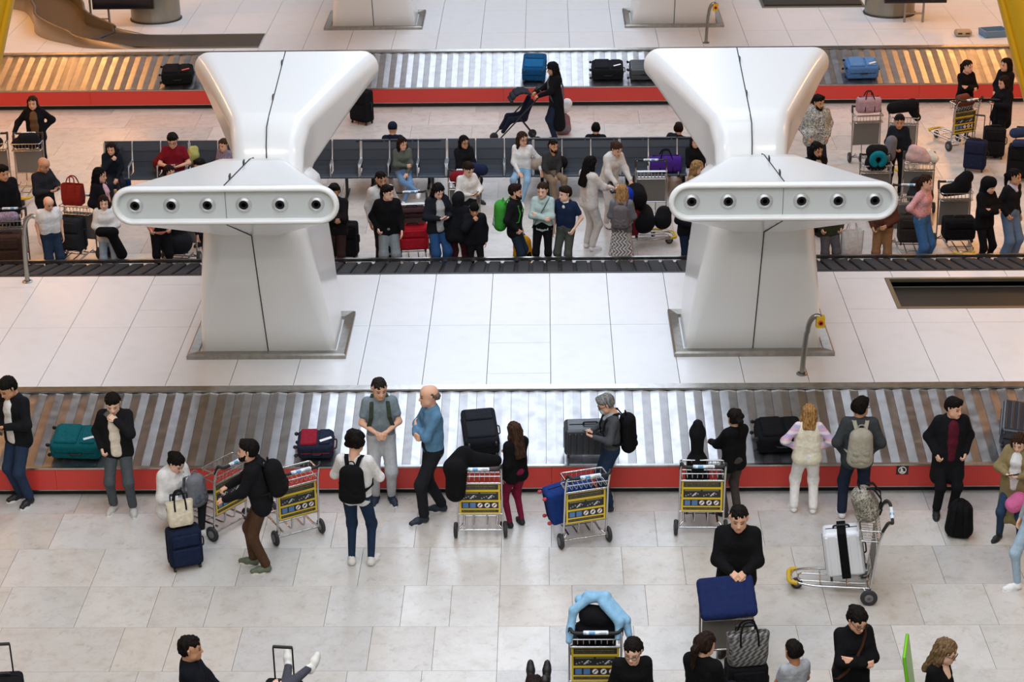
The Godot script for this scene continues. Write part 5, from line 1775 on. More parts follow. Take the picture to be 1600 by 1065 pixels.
	person({"label": "woman in beige tracksuit with black hair seen from behind, reaching for a bag", "x": 0.714, "z": -7.898, "h": 1.615, "yaw": 128.0, "wear": [["hoodie", "dcd7cf"], ["sweatpants", "d3cdc4"]], "cell": 0.021, "fem": true, "L": "reach", "R": "reach", "hp": 15.0, "hair": [["long", "120f0f"]], "skin": 2, "shoe": "dcdcdc", "sole": "f0f0f0"})
	s = {"label": "blonde woman in grey sweater and zigzag skirt seen from behind", "x": 1.212, "z": -6.72, "h": 1.535, "yaw": 172.0, "wear": [["sweater", "74777b"], ["long_skirt", "zigzag"]], "cell": 0.021, "fem": true, "g": 1.08, "L": "phone_low", "R": "phone_low", "hp": 10.0, "hair": [["bob", "b78e5c"]], "skin": 0}
	person(s)
	worn(s, "taupe backpack on the woman in zigzag skirt", "6b6467", 0.28, 0.4, 0.14, {})
	person({"label": "woman with long blonde hair beside the air column, head turned", "x": 2.458, "z": -7.773, "h": 1.577, "yaw": 60.0, "wear": [["jacket", "9a8468"], ["jeans", "2a3a52"]], "cell": 0.021, "fem": true, "hair": [["long", "bb9463"]], "skin": 0})
	person({"label": "woman in black sweater and white trousers on a seat beside the air column", "x": 2.652, "z": -10.52, "h": 1.42, "sit": 0.42, "yaw": 10.0, "wear": [["sweater", "141416"], ["wide", "e2e2e2"]], "cell": 0.021, "fem": true, "L": "lap", "R": "lap", "hair": [["long", "2a1c14"]], "skin": 1})
	person({"label": "person in navy jacket and dark jeans partly hidden by the air column", "x": 2.261, "z": -6.72, "h": 1.495, "yaw": 25.0, "wear": [["jacket", "171a22"], ["jeans", "1f2b42"]], "cell": 0.021, "L": "pocket", "R": "clasp", "hair": [["short", "17130f"]], "skin": 1})
	person({"label": "woman in long black coat pushing a black stroller", "x": 0.211, "z": -13.695, "h": 1.596, "yaw": -78.0, "wear": [["long_coat", "15151a"], ["jeans", "222d40"]], "cell": 0.021, "fem": true, "L": "push", "R": "push", "hp": 12.0, "lean": 4.0, "hair": [["half", "1b1513"], ["beanie", "17151a"]], "skin": 2, "with": [["strap", -1, "5a5a62"]]})
	person({"label": "person in navy knitted hat sitting with back turned behind the seat row", "x": -2.752, "z": -11.25, "h": 1.469, "sit": 0.42, "yaw": 180.0, "wear": [["jacket", "1a2233"], ["trousers", "1a1c22"]], "cell": 0.021, "hair": [["beanie", "1a2233"]], "skin": 1})
	person({"label": "person with black hair sitting with back turned behind the seat row, beside the woman bending", "x": 0.919, "z": -11.25, "h": 1.42, "sit": 0.42, "yaw": 176.0, "wear": [["jacket", "17171b"], ["trousers", "17171b"]], "cell": 0.021, "hair": [["crop", "131011"]], "skin": 1})
	person({"label": "person with dark brown hair slumped with back turned behind the seat row", "x": 2.303, "z": -11.25, "h": 1.42, "sit": 0.42, "yaw": 170.0, "wear": [["jacket", "24262a"], ["trousers", "17171b"]], "cell": 0.021, "tilt": 14.0, "hair": [["short", "2a1a16"]], "skin": 1})
	person({"label": "bearded man in black and white patterned jacket", "x": 4.865, "z": -11.127, "h": 1.672, "yaw": 15.0, "wear": [["puffer", "print"], ["trousers", "1d2230"]], "cell": 0.021, "L": "pocket", "R": "pocket", "hp": 10.0, "hy": 20.0, "g": 1.1, "hair": [["short", "17130f"], ["beard", "17130f"]], "skin": 2})
	person({"label": "bearded man in black jacket over a pale shirt, just above the air column", "x": 4.484, "z": -8.464, "h": 1.653, "yaw": 28.0, "wear": [["jacket", "151517"], ["front", "bdb8b2"], ["trousers", "151517"]], "cell": 0.021, "hp": 12.0, "hair": [["half", "1a1412"], ["beard", "1a1412"]], "skin": 2})
	person({"label": "woman in dark sweater holding a grey bag among the trolleys", "x": 6.218, "z": -10.48, "h": 1.539, "yaw": -8.0, "wear": [["sweater", "20242c"], ["slim", "17181c"]], "cell": 0.021, "fem": true, "lean": 12.0, "L": "swing", "R": "phone_low", "hp": 15.0, "hair": [["bun", "17130f"]], "skin": 2})
	person({"label": "woman in black dress with arms crossed near the far belt", "x": 8.054, "z": -13.713, "h": 1.56, "yaw": 22.0, "wear": [["dress", "131315"], ["slim", "131315"]], "cell": 0.021, "fem": true, "L": "crossed", "R": "crossed_low", "hp": 4.0, "hy": 15.0, "hair": [["pony", "2a1c14"]], "skin": 1})
	person({"label": "woman in black coat beside the yellow pillar, in profile", "x": 8.782, "z": -13.627, "h": 1.615, "yaw": -62.0, "wear": [["long_coat", "141417"], ["slim", "141417"]], "cell": 0.021, "fem": true, "hp": 4.0, "L": "clasp", "R": "clasp", "hair": [["long", "1a1312"]], "skin": 1})
	person({"label": "woman in black jacket reading a pale leaflet beside the yellow pillar", "x": 8.564, "z": -12.716, "h": 1.539, "yaw": -70.0, "wear": [["jacket", "151519"], ["trousers", "16171b"]], "cell": 0.021, "fem": true, "L": "phone", "R": "phone", "hp": 16.0, "hair": [["long", "2a1a14"]], "skin": 1, "with": [["phone", "L", "pale leaflet held by the woman beside the yellow pillar", "dcd6c8"]]})
	person({"label": "woman in pink floral blouse and wide blue jeans", "x": 6.001, "z": -6.874, "h": 1.615, "yaw": 52.0, "wear": [["crop", "floral"], ["wide", "3f6896"]], "cell": 0.021, "fem": true, "L": "hang", "R": "hips", "hp": 4.0, "hair": [["pony", "3a251b"]], "skin": 1})
	person({"label": "person in black hoodie with the hood up over a teal cap, black trousers", "x": 6.983, "z": -6.839, "h": 1.577, "yaw": 38.0, "wear": [["hoodie", "121214"], ["slim", "121214"]], "cell": 0.021, "fem": true, "L": "crossed", "R": "crossed_low", "hp": 16.0, "hair": [["hood", "121214"]], "skin": 1, "shoe": "e0e0e0"})
	person({"label": "woman in black sweater with lilac collar and faded jeans", "x": 7.455, "z": -7.123, "h": 1.615, "yaw": 38.0, "wear": [["sweater", "1b1b1f"], ["collar", "bcb8cc"], ["wide", "5f7894"]], "cell": 0.021, "fem": true, "L": "hang", "R": "pocket", "hp": 4.0, "hy": 10.0, "hair": [["pony", "17110f"]], "skin": 2, "shoe": "e4e4e4", "sole": "f2f2f2"})
	person({"label": "person in grey trousers and green jacket, head hidden by the air column", "x": 4.518, "z": -6.72, "h": 1.456, "yaw": 10.0, "wear": [["jacket", "3e4433"], ["trousers", "605e63"]], "cell": 0.021, "g": 1.1, "L": "pocket", "R": "pocket", "hair": [["short", "17130f"]], "skin": 1})
	person({"label": "person in brown sweater and tan trousers, head hidden by the air column", "x": 5.363, "z": -6.72, "h": 1.45, "yaw": -8.0, "wear": [["sweater", "5a3527"], ["trousers", "8d6848"]], "cell": 0.021, "g": 1.1, "L": "clasp", "R": "pocket", "hair": [["short", "17130f"]], "skin": 2})
	person({"label": "person in black with black boots seen past the air column shaft", "x": 4.096, "z": -6.72, "h": 1.438, "yaw": 40.0, "wear": [["coat", "141416"], ["slim", "141416"]], "cell": 0.021, "fem": true, "hair": [["long", "17130f"]], "skin": 1, "boots": true, "shoe": "141416"})
	raise_crowd()


# ---------------------------------------------------------------- single things
func neck_pillow(label: String, at: Vector3, yaw: float) -> void:
	var o := thing("neck_pillow", label, "pillow", at, yaw)
	var pts := []
	for k in 15:
		var a := -PI * 0.32 + k * PI * 1.64 / 14
		pts.append(Vector3(cos(a) * 0.1, sin(a) * 0.1, 0))
	var B := PackedFloat32Array()
	for k in 14:
		bone(B, pts[k], pts[k + 1], 0.05, 0.05)
	part(o, "cushion", to_mesh(nets(B, 0.02, 0.012)), fab("0f7482"))


func stroller(label: String, at: Vector3, yaw: float) -> void: # forward +z
	var o := thing("stroller", label, "stroller", at, yaw)
	var b := Mb.new()
	for s in [-1, 1]:
		b.bend([Vector3(s * 0.22, 1.02, -0.45), Vector3(s * 0.22, 0.85, -0.3), Vector3(s * 0.2, 0.12, 0.42)], 0.014, 0.08)
		b.tube([Vector3(s * 0.21, 0.55, -0.02), Vector3(s * 0.24, 0.1, -0.35)], 0.014)
	b.tube([Vector3(-0.24, 0.1, -0.35), Vector3(0.24, 0.1, -0.35)], 0.012)
	part(o, "frame", b.mesh(), plastic("1d1d20", 0.4))
	b = Mb.new()
	b.tube([Vector3(-0.22, 1.02, -0.45), Vector3(0.22, 1.02, -0.45)], 0.02, 8)
	part(o, "handle", b.mesh(), rubber())
	var B := PackedFloat32Array()
	for s in [-1, 1]:
		bone(B, Vector3(s * 0.13, 0.5, 0.15), Vector3(s * 0.13, 0.52, -0.12), 0.06, 0.06)
		bone(B, Vector3(s * 0.13, 0.52, -0.12), Vector3(s * 0.13, 0.85, -0.26), 0.06, 0.05)
		bone(B, Vector3(s * 0.13, 0.5, 0.15), Vector3(s * 0.12, 0.28, 0.3), 0.05, 0.04)
	part(o, "seat", to_mesh(nets(B, 0.05, 0.016)), fab("1c2030"))
	B = PackedFloat32Array()
	for k in 6:
		var a := PI * 0.1 + k * PI * 0.7 / 6
		bone(B, Vector3(-0.17, 0.78 + sin(a) * 0.26, -0.1 + cos(a) * 0.24), Vector3(0.17, 0.78 + sin(a) * 0.26, -0.1 + cos(a) * 0.24), 0.025, 0.025)
	part(o, "canopy", to_mesh(nets(B, 0.09, 0.016)), fab("2c3038"))
	var w := Mb.new()
	w.lathe([[0.0, -0.018], [0.07, -0.018], [0.085, -0.01], [0.085, 0.01], [0.07, 0.018], [0.0, 0.018]], 14, Transform3D(Basis(Vector3.BACK, PI / 2), Vector3.ZERO))
	var wm := w.mesh()
	for p in [Vector3(-0.24, 0.085, -0.35), Vector3(0.24, 0.085, -0.35), Vector3(-0.2, 0.085, 0.42), Vector3(0.2, 0.085, 0.42)]:
		part(o, "wheel", wm, mat("wheel rubber", "2c2c2e", 0.7), p)


func build_backdrop() -> void:
	# steel-clad columns and screens on the far island, the curved feeder belt and the leaning yellow pillars
	var cl := mat("grey steel cladding", "8f8a7e", 0.35, 0.7)
	for e in [["steel-clad oval column on the far island beside the curved chute", Vector3(-8.75, 0.8, -20.45)], ["steel-clad oval column on the far island near the yellow pillar", Vector3(7.72, 0.8, -20.4)]]:
		var o := thing("clad_pier", e[0], "column", e[1])
		for k in 2:
			var b := Mb.new()
			var rings := []
			for y in [0.0, 0.04, 7.0]:
				var ring := []
				for q in 15:
					var a := -(PI * (k as float) + PI * q / 14.0) - PI / 2
					ring.append(Vector3(cos(a) * 0.55 + (0.004 if cos(a) > 0 else -0.004), y, sin(a) * (0.5 if y > 0.02 else 0.5)))
				rings.append(ring)
			b.grid(rings, false)
			part(o, "cladding_sheet", b.mesh(), cl)
		var f := Mb.new()
		f.lathe([[0.58, 0.0], [0.58, 0.03], [0.56, 0.03]], 28)
		part(o, "foot_ring", f.mesh(), mat("dark foot ring", "3c3a36", 0.5, 0.6), Vector3.ZERO, Basis.from_scale(Vector3(1, 1, 0.92)))
	for e in [["dark information screen on a steel stand beside the far column", Vector3(-9.29, 0.8, -19.7), 0.475], ["dark information screen before the far column near the yellow pillar", Vector3(8.11, 0.8, -19.55), 0.49]]:
		var o := thing("information_screen", e[0], "screen", e[1])
		var b := Mb.new()
		var dx: float = -0.55 if e[1].x < 0 else 0.0
		for s in [-1, 1]:
			b.tube([Vector3(dx + s * 0.2, 0, 0), Vector3(dx + s * 0.2, e[2] + 0.3, 0)], 0.025, 8)
		b.tube([Vector3(dx - 0.2, 0.2, 0), Vector3(dx + 0.2, 0.2, 0)], 0.02, 8)
		part(o, "stand", b.mesh(), mat("brushed pipe", "97958f", 0.32, 0.9))
		part(o, "screen_case", bx(Vector3.ZERO, Vector3(1.35, 0.8, 0.1)), plastic("191512", 0.4), Vector3(0, e[2] + 0.36, 0.05))
		part(o, "screen_glass", bx(Vector3.ZERO, Vector3(1.28, 0.73, 0.01)), plastic("0d0f1a", 0.12), Vector3(0, e[2] + 0.36, 0.105))
	# curved feeder
	var o := thing("feeder_belt", "curved steel-sided feeder belt running onto the far island", "conveyor")
	var path := [Vector3(-12.6, 0.8, -22.3), Vector3(-11.5, 0.8, -21.6), Vector3(-10.9, 0.8, -20.3), Vector3(-10.6, 0.8, -19.35), Vector3(-9.9, 0.8, -18.75), Vector3(-9.2, 0.8, -18.45), Vector3(-6.1, 0.8, -18.45)]
	var curve := Curve3D.new()
	for k in path.size():
		var t: Vector3 = (path[mini(k + 1, path.size() - 1)] - path[maxi(k - 1, 0)]) * 0.16
		curve.add_point(path[k], -t, t)
	curve.bake_interval = 0.15
	var pts := curve.get_baked_points()
	for s in [-1, 1]:
		var b := Mb.new()
		var rings := [[], [], [], []]
		for k in pts.size():
			var d := (pts[mini(k + 1, pts.size() - 1)] - pts[maxi(k - 1, 0)]).normalized()
			var side: Vector3 = d.cross(Vector3.UP).normalized() * s
			var hh: float = clampf((float(pts.size() - k) / pts.size() - 0.28) * 1.6, 0.02, 0.42)
			rings[0].append(pts[k] + side * 0.52)
			rings[1].append(pts[k] + side * 0.5 + Vector3.UP * hh)
			rings[2].append(pts[k] + side * 0.56 + Vector3.UP * hh)
			rings[3].append(pts[k] + side * 0.58)
		b.grid(rings, false, s < 0)
		part(o, "side_rail", b.mesh(), mat("rail steel", "a89f90", 0.35, 0.9))
	var bb := Mb.new()
	var rr := [[], []]
	for k in pts.size():
		var d := (pts[mini(k + 1, pts.size() - 1)] - pts[maxi(k - 1, 0)]).normalized()
		var side := d.cross(Vector3.UP).normalized()
		var y := Vector3.UP * clampf((float(pts.size() - k) / pts.size() - 0.2) * 0.4, 0.012, 0.14)
		rr[0].append(pts[k] - side * 0.51 + y)
		rr[1].append(pts[k] + side * 0.51 + y)
	bb.grid(rr, false)
	part(o, "belt", bb.mesh(), mat("dark feeder belt", "3a3228", 0.6))
	var c2 := thing("chute_cover", "dark chute opening cropped by the top edge", "chute", Vector3(6.1, 0.8, -21.35))
	part(c2, "flap", bx(Vector3(0, 0.03, 0), Vector3(2.2, 0.06, 0.7)), mat("dark rubber flap", "26221d", 0.55))
	part(c2, "frame", bx(Vector3(0, 0.015, 0), Vector3(2.32, 0.03, 0.82)), mat("dull steel frame", "8d8878", 0.4, 0.9))
	for e in [["blue plastic tray near the yellow pillar on the far island", Vector3(9.6, 0.8, -18.35)], ["blue plastic tray beside the curved feeder belt", Vector3(-11.9, 0.8, -18.0)]]:
		var t := thing("plastic_tray", e[0], "tray", e[1], 12)
		var b := Mb.new()
		b.box(Vector3(0, 0.02, 0), Vector3(0.5, 0.03, 0.36))
		for s in [-1, 1]:
			b.box(Vector3(s * 0.25, 0.08, 0), Vector3(0.02, 0.14, 0.38), euler(0, 0, -s * 8))
			b.box(Vector3(0, 0.08, s * 0.18), Vector3(0.5, 0.14, 0.02), euler(s * 8, 0, 0))
		part(t, "tray_shell", b.mesh(), plastic("5b7fa0", 0.45))
	var dv := thing("floor_box", "beige box with two dark slots on the far island near the yellow pillar", "box", Vector3(8.95, 0.8, -18.35))
	var db := Mb.new()
	db.rbox(Vector3(0, 0.07, 0), Vector3(0.36, 0.14, 0.22), 0.05)
	part(dv, "housing", db.mesh(), plastic("a08f74", 0.5))
	for s in [-1, 1]:
		part(dv, "slot", bx(Vector3(s * 0.08, 0.08, 0.108), Vector3(0.09, 0.03, 0.01)), plastic("2a241c", 0.7))
	var paint := mat("yellow paint", "d3a50e", 0.42)
	for e in [["yellow leaning steel pillar at the top left photo corner", Vector3(-10.4, 0, -9), Vector3(4.43, 14, 0)], ["yellow leaning steel pillar at the top right photo corner", Vector3(9.13, 0, -9), Vector3(-4.76, 14, 0)]]:
		var pl := thing("steel_pillar", e[0], "pillar", e[1])
		var b := Mb.new()
		var a := Vector3.ZERO
		var z: Vector3 = e[2]
		var rings := []
		for k in 2:
			var ring := []
			var w := 0.4 if k == 0 else 0.5
			for q in 20:
				ring.append(a.lerp(z, k) + Vector3(cos(-TAU * q / 20) * w, 0, sin(-TAU * q / 20) * w))
			rings.append(ring)
		b.grid(rings)
		part(pl, "shaft", b.mesh(), paint)
		var f := Mb.new()
		f.lathe([[0.0, 0.0], [0.5, 0.0], [0.5, 0.04], [0.34, 0.06]], 20)
		part(pl, "foot_plate", f.mesh(), steel())
		for s in [-1, 1]:
			var rib := Mb.new()
			rib.tube([a + Vector3(s * 0.36, 0, 0.2), z + Vector3(s * 0.45, 0, 0.24)], 0.06, 6)
			part(pl, "rib", rib.mesh(), paint)
	# low seat at the near edge of the hall and the lime chair
	var lb := thing("low_bench", "long low grey bench below the bottom photo edge", "bench", Vector3(0, 0, 6.45))
	var pb := Mb.new()
	pb.rbox(Vector3(0, 0.41, 0), Vector3(9.6, 0.07, 0.85), 0.03)
	part(lb, "seat", pb.mesh(), mat("charcoal leather", "343b44", 0.5))
	for k in 5:
		part(lb, "leg", bx(Vector3(-4.4 + k * 2.2, 0.19, 0), Vector3(0.08, 0.38, 0.6)), steel())
	var ch := thing("chair", "lime green plastic chair beside the woman with blonde-tipped hair", "chair", Vector3(3.86, 0, 5.98), 76)
	var cb := Mb.new()
	cb.rbox(Vector3(0, 0.8, -0.3), Vector3(0.46, 0.68, 0.035), 0.016, euler(-10, 0, 0))
	part(ch, "backrest", cb.mesh(), plastic("6fc21c", 0.35))
	cb = Mb.new()
	cb.rbox(Vector3(0, 0.42, 0), Vector3(0.46, 0.04, 0.46), 0.018)
	part(ch, "seat", cb.mesh(), plastic("6fc21c", 0.35))
	for q in [Vector3(-0.18, 0, -0.18), Vector3(0.18, 0, -0.18), Vector3(-0.18, 0, 0.18), Vector3(0.18, 0, 0.18)]:
		part(ch, "leg", bx(q + Vector3(0, 0.2, 0), Vector3(0.035, 0.4, 0.035)), plastic("6fc21c", 0.35))


func build_things() -> void:
	suitcase("teal soft suitcase lying on the near belt", Vector3(-6.292, 0.627, 0.339), Basis(Vector3(-0.052, -0.235, 0.971), Vector3(0.999, -0.012, 0.051), Vector3(0.000, 0.972, 0.235)), 0.44, 0.68, 0.24, "0f5a60", {"zip": "0b3f44", "tag": "d8dde0"})
	suitcase("navy suitcase with red trim lying on the near belt", Vector3(-3.183, 0.597, 0.421), Basis(Vector3(0.035, -0.235, 0.971), Vector3(0.999, 0.008, -0.034), Vector3(0.000, 0.972, 0.235)), 0.36, 0.5, 0.22, "252b3c", {"pocket": "8f2233", "pocket2": "252b3c", "zip": "8f2233", "tag": "e6e6e6"})
	suitcase("tall black suitcase lying up the near belt beside the blue-shirted man", Vector3(-0.796, 0.577, 0.586), Basis(Vector3(0.993, 0.029, -0.118), Vector3(-0.122, 0.233, -0.965), Vector3(0.000, 0.972, 0.235)), 0.44, 0.72, 0.26, "1f2126", {"pocket": "26282e"})
	suitcase("ribbed dark grey hard suitcase standing on the near belt behind the man in face mask", Vector3(0.545, 0.480, 0.436), Basis(Vector3(0.999, 0.008, -0.034), Vector3(0.000, 0.972, 0.235), Vector3(0.035, -0.235, 0.971)), 0.66, 0.46, 0.28, "33373d", {"hard": true, "ribs": 8})
	suitcase("black suitcase on the near belt behind the blonde woman in cream vest", Vector3(2.585, 0.641, 0.324), Basis(Vector3(0.070, -0.234, 0.970), Vector3(0.998, 0.016, -0.068), Vector3(0.000, 0.972, 0.235)), 0.44, 0.62, 0.26, "17181b", {})
	suitcase("dark blue-grey ribbed suitcase on the near belt, cropped by the photo edge", Vector3(5.898, 0.608, 0.501), Basis(Vector3(0.970, -0.057, 0.235), Vector3(0.242, 0.228, -0.943), Vector3(0.000, 0.972, 0.235)), 0.5, 0.7, 0.28, "2a2d35", {"hard": true, "ribs": 6})
	suitcase("black suitcase with white strap and red tag on the far belt", Vector3(-7.947, 0.641, -16.414), Basis(Vector3(0.052, -0.236, 0.970), Vector3(0.999, 0.012, -0.051), Vector3(0.000, 0.972, 0.236)), 0.44, 0.68, 0.26, "151618", {"tag": "c94a42"})
	suitcase("bright blue suitcase on the far belt behind the woman in black coat", Vector3(-0.229, 0.604, -16.179), Basis(Vector3(0.999, -0.012, 0.051), Vector3(0.052, 0.236, -0.970), Vector3(0.000, 0.972, 0.236)), 0.48, 0.74, 0.3, "16507f", {"pocket": "1c6193", "pocket2": "174f78"})
	suitcase("black suitcase with small white logo on the far belt", Vector3(0.920, 0.654, -16.467), Basis(Vector3(0.000, -0.236, 0.972), Vector3(1.000, 0.000, 0.000), Vector3(0.000, 0.972, 0.236)), 0.44, 0.7, 0.26, "1c1f24", {"tag": "dfe2e4"})
	suitcase("grey ribbed suitcase on the far belt half hidden by the air column", Vector3(1.692, 0.651, -16.455), Basis(Vector3(0.000, -0.236, 0.972), Vector3(1.000, 0.000, 0.000), Vector3(0.000, 0.972, 0.236)), 0.44, 0.66, 0.26, "34363a", {"hard": true, "ribs": 9})
	suitcase("light blue suitcase on the far belt", Vector3(6.133, 0.652, -16.419), Basis(Vector3(0.035, -0.236, 0.971), Vector3(0.999, 0.008, -0.034), Vector3(0.000, 0.972, 0.236)), 0.44, 0.7, 0.28, "4f7ab0", {"pocket": "5a86bb", "tag": "e8e2c8"})
	suitcase("navy carry-on suitcase with raised handle under the cream tote", Vector3(-4.263, 0.000, 2.392), euler(0, 22, 0), 0.4, 0.52, 0.25, "1a2338", {"pull": 0.4, "tube": "2a2a2c", "pocket": "1d2740"})
	suitcase("navy suitcase standing on the floor beside the yellow-panel trolley", Vector3(7.917, 0.000, -11.816), euler(0, -20, 0), 0.4, 0.58, 0.26, "20263e", {"pull": 0.45})
	suitcase("black suitcase standing with a blue coat over its handle", Vector3(8.599, -0.000, -11.294), euler(0, -15, 0), 0.42, 0.66, 0.28, "17171a", {"pull": 0.3})
	suitcase("black suitcase with raised silver handle between two women in black", Vector3(8.416, 0.000, -12.552), euler(0, -10, 0), 0.4, 0.6, 0.26, "1a1a1e", {"pull": 0.5})
	suitcase("blue suitcase in front of the seat row beside the woman in navy jacket", Vector3(-7.751, 0.000, -11.058), euler(0, 10, 0), 0.4, 0.52, 0.24, "1f4a8a", {"pull": 0.35})
	suitcase("black suitcase beside the man in dark blazer", Vector3(-3.301, 0.000, -7.604), euler(0, -8, 0), 0.42, 0.62, 0.28, "131316", {})
	suitcase("black suitcase tilted on the floor behind the air column", Vector3(-3.670, 0.000, -15.042), euler(0, -35, 0), 0.46, 0.7, 0.26, "17181b", {})
	suitcase("black suitcase with raised black handle at the bottom photo corner", Vector3(-5.600, 0.000, 5.446), euler(0, 5, 0), 0.4, 0.5, 0.25, "1a1a1c", {"pull": 0.33, "tube": "1f1f20"})
	suitcase("black suitcase with raised handle under the legs of the person in white sneakers", Vector3(-2.708, 0.000, 5.515), euler(0, -6, 0), 0.4, 0.45, 0.25, "1a1a1c", {"pull": 0.38, "tube": "1f1f20"})
	suitcase("black suitcase under the checked tote bag", Vector3(2.026, 0.000, 5.342), euler(0, 8, 0), 0.42, 0.6, 0.28, "17171a", {"pull": 0.35})
	suitcase("black suitcase under the propped-up black boots", Vector3(-0.175, 0.000, 5.803), euler(0, 0, 0), 0.42, 0.38, 0.28, "1b1b1d", {})
	trolley("luggage trolley the woman in white sweatshirt sits on", -3.810, 1.601, -127)
	trolley("luggage trolley behind the man in brown trousers, yellow panel tilted", -2.974, 1.811, -150)
	trolley("luggage trolley holding a black coat, beside the woman in crimson trousers", -0.804, 1.783, 180)
	trolley("luggage trolley with the blue suitcase and red wheels", 0.465, 1.978, -163)
	trolley("luggage trolley with the black instrument case", 1.850, 1.743, 179)
	trolley("luggage trolley seen side-on with a white suitcase and marbled bag", 3.710, 3.025, -96)
	trolley("luggage trolley with grey panel under the navy pillow", 1.861, 4.689, 6)
	trolley("luggage trolley with the light blue towel", 0.483, 5.336, 180)
	trolley("luggage trolley carrying a red bag behind the white t-shirt man", -7.691, -7.767, -12)
	trolley("luggage trolley with dark bags in front of the woman with hand on hip", -9.365, -11.138, 2)
	trolley("luggage trolley cropped by the photo edge beside the woman with hand on hip", -10.011, -11.155, 2)
	trolley("luggage trolley loaded with a brown suitcase at the photo edge behind the bent pipe", -8.675, -7.103, 3)
	trolley("luggage trolley carrying the red suitcase", -2.210, -7.772, 6)
	trolley("empty chrome luggage trolley beside the purple bag", 1.819, -9.335, 0)
	trolley("luggage trolley piled with black bags beside the blonde woman in zigzag skirt", 1.215, -8.051, 96)
	trolley("luggage trolley holding a pink travel bag", 5.986, -12.425, 6)
	trolley("luggage trolley holding a black jacket next to the woman in dark sweater", 6.643, -12.284, -6)
	trolley("luggage trolley with a teal neck pillow", 5.694, -9.555, 0)
	trolley("luggage trolley with a pink jacket and white scarf", 6.453, -9.643, -6)
	trolley("luggage trolley with yellow panel near the woman in black dress", 7.959, -13.025, -155)
	trolley("luggage trolley loaded with black bags beside the woman in floral blouse", 6.771, -8.116, 2)
	trolley("luggage trolley half hidden behind the air column and the woman in floral blouse", 5.987, -7.940, -3)
	trolley("luggage trolley with a red bag behind the woman with lanyard", -1.379, -8.864, 0)
	trolley("luggage trolley with a large dark bag under the air column", -5.997, -7.540, -8)
	suitcase("blue suitcase with red wheels lying across its trolley", Vector3(-0.055, 0.420, 1.781), Basis(Vector3.UP, deg_to_rad(-163)) * euler(0, 0, 80), 0.44, 0.64, 0.28, "1f3a78", {"wheel": "b3303a", "pocket": "23448c"})
	suitcase("black bag under the instrument case on its trolley", Vector3(1.856, 0.180, 1.393), Basis(Vector3.UP, deg_to_rad(179)) * euler(0, 0, 0), 0.42, 0.3, 0.32, "17171a", {"name": "travel_bag"})
	lump("instrument_case", "black instrument case leaning on a trolley", "instrument case", [[Vector3(1.826, 0.420, 1.402), Vector3(1.805, 0.860, 1.442), 0.16, 0.13], [Vector3(1.805, 0.860, 1.442), Vector3(1.794, 1.280, 1.502), 0.07, 0.085], [Vector3(1.794, 1.280, 1.502), Vector3(1.794, 1.400, 1.522), 0.09, 0.06]], "18181a", 0.06, 0.015, "case_shell")
	lump("coat", "black coat heaped over the basket of the trolley beside the bald man", "coat", [[Vector3(-1.104, 0.980, 1.803), Vector3(-0.984, 1.080, 1.683), 0.13, 0.12], [Vector3(-1.084, 0.720, 1.923), Vector3(-1.064, 1.000, 1.903), 0.12, 0.13], [Vector3(-0.854, 1.020, 1.683), Vector3(-0.604, 1.000, 1.663), 0.1, 0.07]], "121214", 0.05, 0.015, "cloth")
	suitcase("white and black hard suitcase standing on the side-on trolley", Vector3(3.411, 0.200, 2.993), Basis(Vector3.UP, deg_to_rad(-6)) * euler(0, 0, 9), 0.44, 0.62, 0.27, "d9dce0", {"hard": true, "ribs": 4, "zip": "101012", "belt": "101012"})
	backpack("marbled grey duffel bag on the handle of the side-on trolley", Transform3D(Basis(Vector3.UP, deg_to_rad(84)) * euler(-30, 0, 0), Vector3(3.660, 0.980, 3.019)), 0.42, 0.4, 0.24, "camo", {"pocket": "camo", "strap": "1c1c1e"})
	lump("pillow", "navy pillow draped on the trolley handle", "pillow", [[Vector3(1.604, 1.090, 4.636), Vector3(2.099, 1.100, 4.563), 0.05, 0.05], [Vector3(1.612, 1.035, 4.710), Vector3(2.107, 1.045, 4.638), 0.05, 0.05], [Vector3(1.620, 0.980, 4.785), Vector3(2.115, 0.990, 4.713), 0.05, 0.05], [Vector3(1.627, 0.925, 4.859), Vector3(2.123, 0.935, 4.787), 0.05, 0.05], [Vector3(1.635, 0.870, 4.934), Vector3(2.130, 0.880, 4.862), 0.05, 0.05]], "1e2a54", 0.08, 0.015, "cloth")
	lump("towel", "light blue towel draped over the trolley with the dark bag", "towel", [[Vector3(0.213, 0.900, 5.436), Vector3(0.233, 1.000, 5.356), 0.035, 0.04], [Vector3(0.323, 1.200, 5.136), Vector3(0.463, 1.220, 5.116), 0.05, 0.05], [Vector3(0.223, 0.960, 5.356), Vector3(0.263, 1.160, 5.276), 0.04, 0.045], [Vector3(0.263, 1.160, 5.276), Vector3(0.423, 1.270, 5.216), 0.045, 0.05], [Vector3(0.423, 1.270, 5.216), Vector3(0.583, 1.280, 5.216), 0.05, 0.055], [Vector3(0.583, 1.280, 5.216), Vector3(0.783, 1.080, 5.336), 0.055, 0.055], [Vector3(0.783, 1.080, 5.336), Vector3(0.823, 0.940, 5.396), 0.05, 0.035], [Vector3(0.563, 1.240, 5.276), Vector3(0.723, 1.100, 5.396), 0.05, 0.05], [Vector3(0.723, 1.100, 5.396), Vector3(0.703, 0.960, 5.476), 0.045, 0.03], [Vector3(0.403, 1.260, 5.156), Vector3(0.603, 1.240, 5.136), 0.05, 0.05]], "8fbfdf", 0.03, 0.015, "cloth")
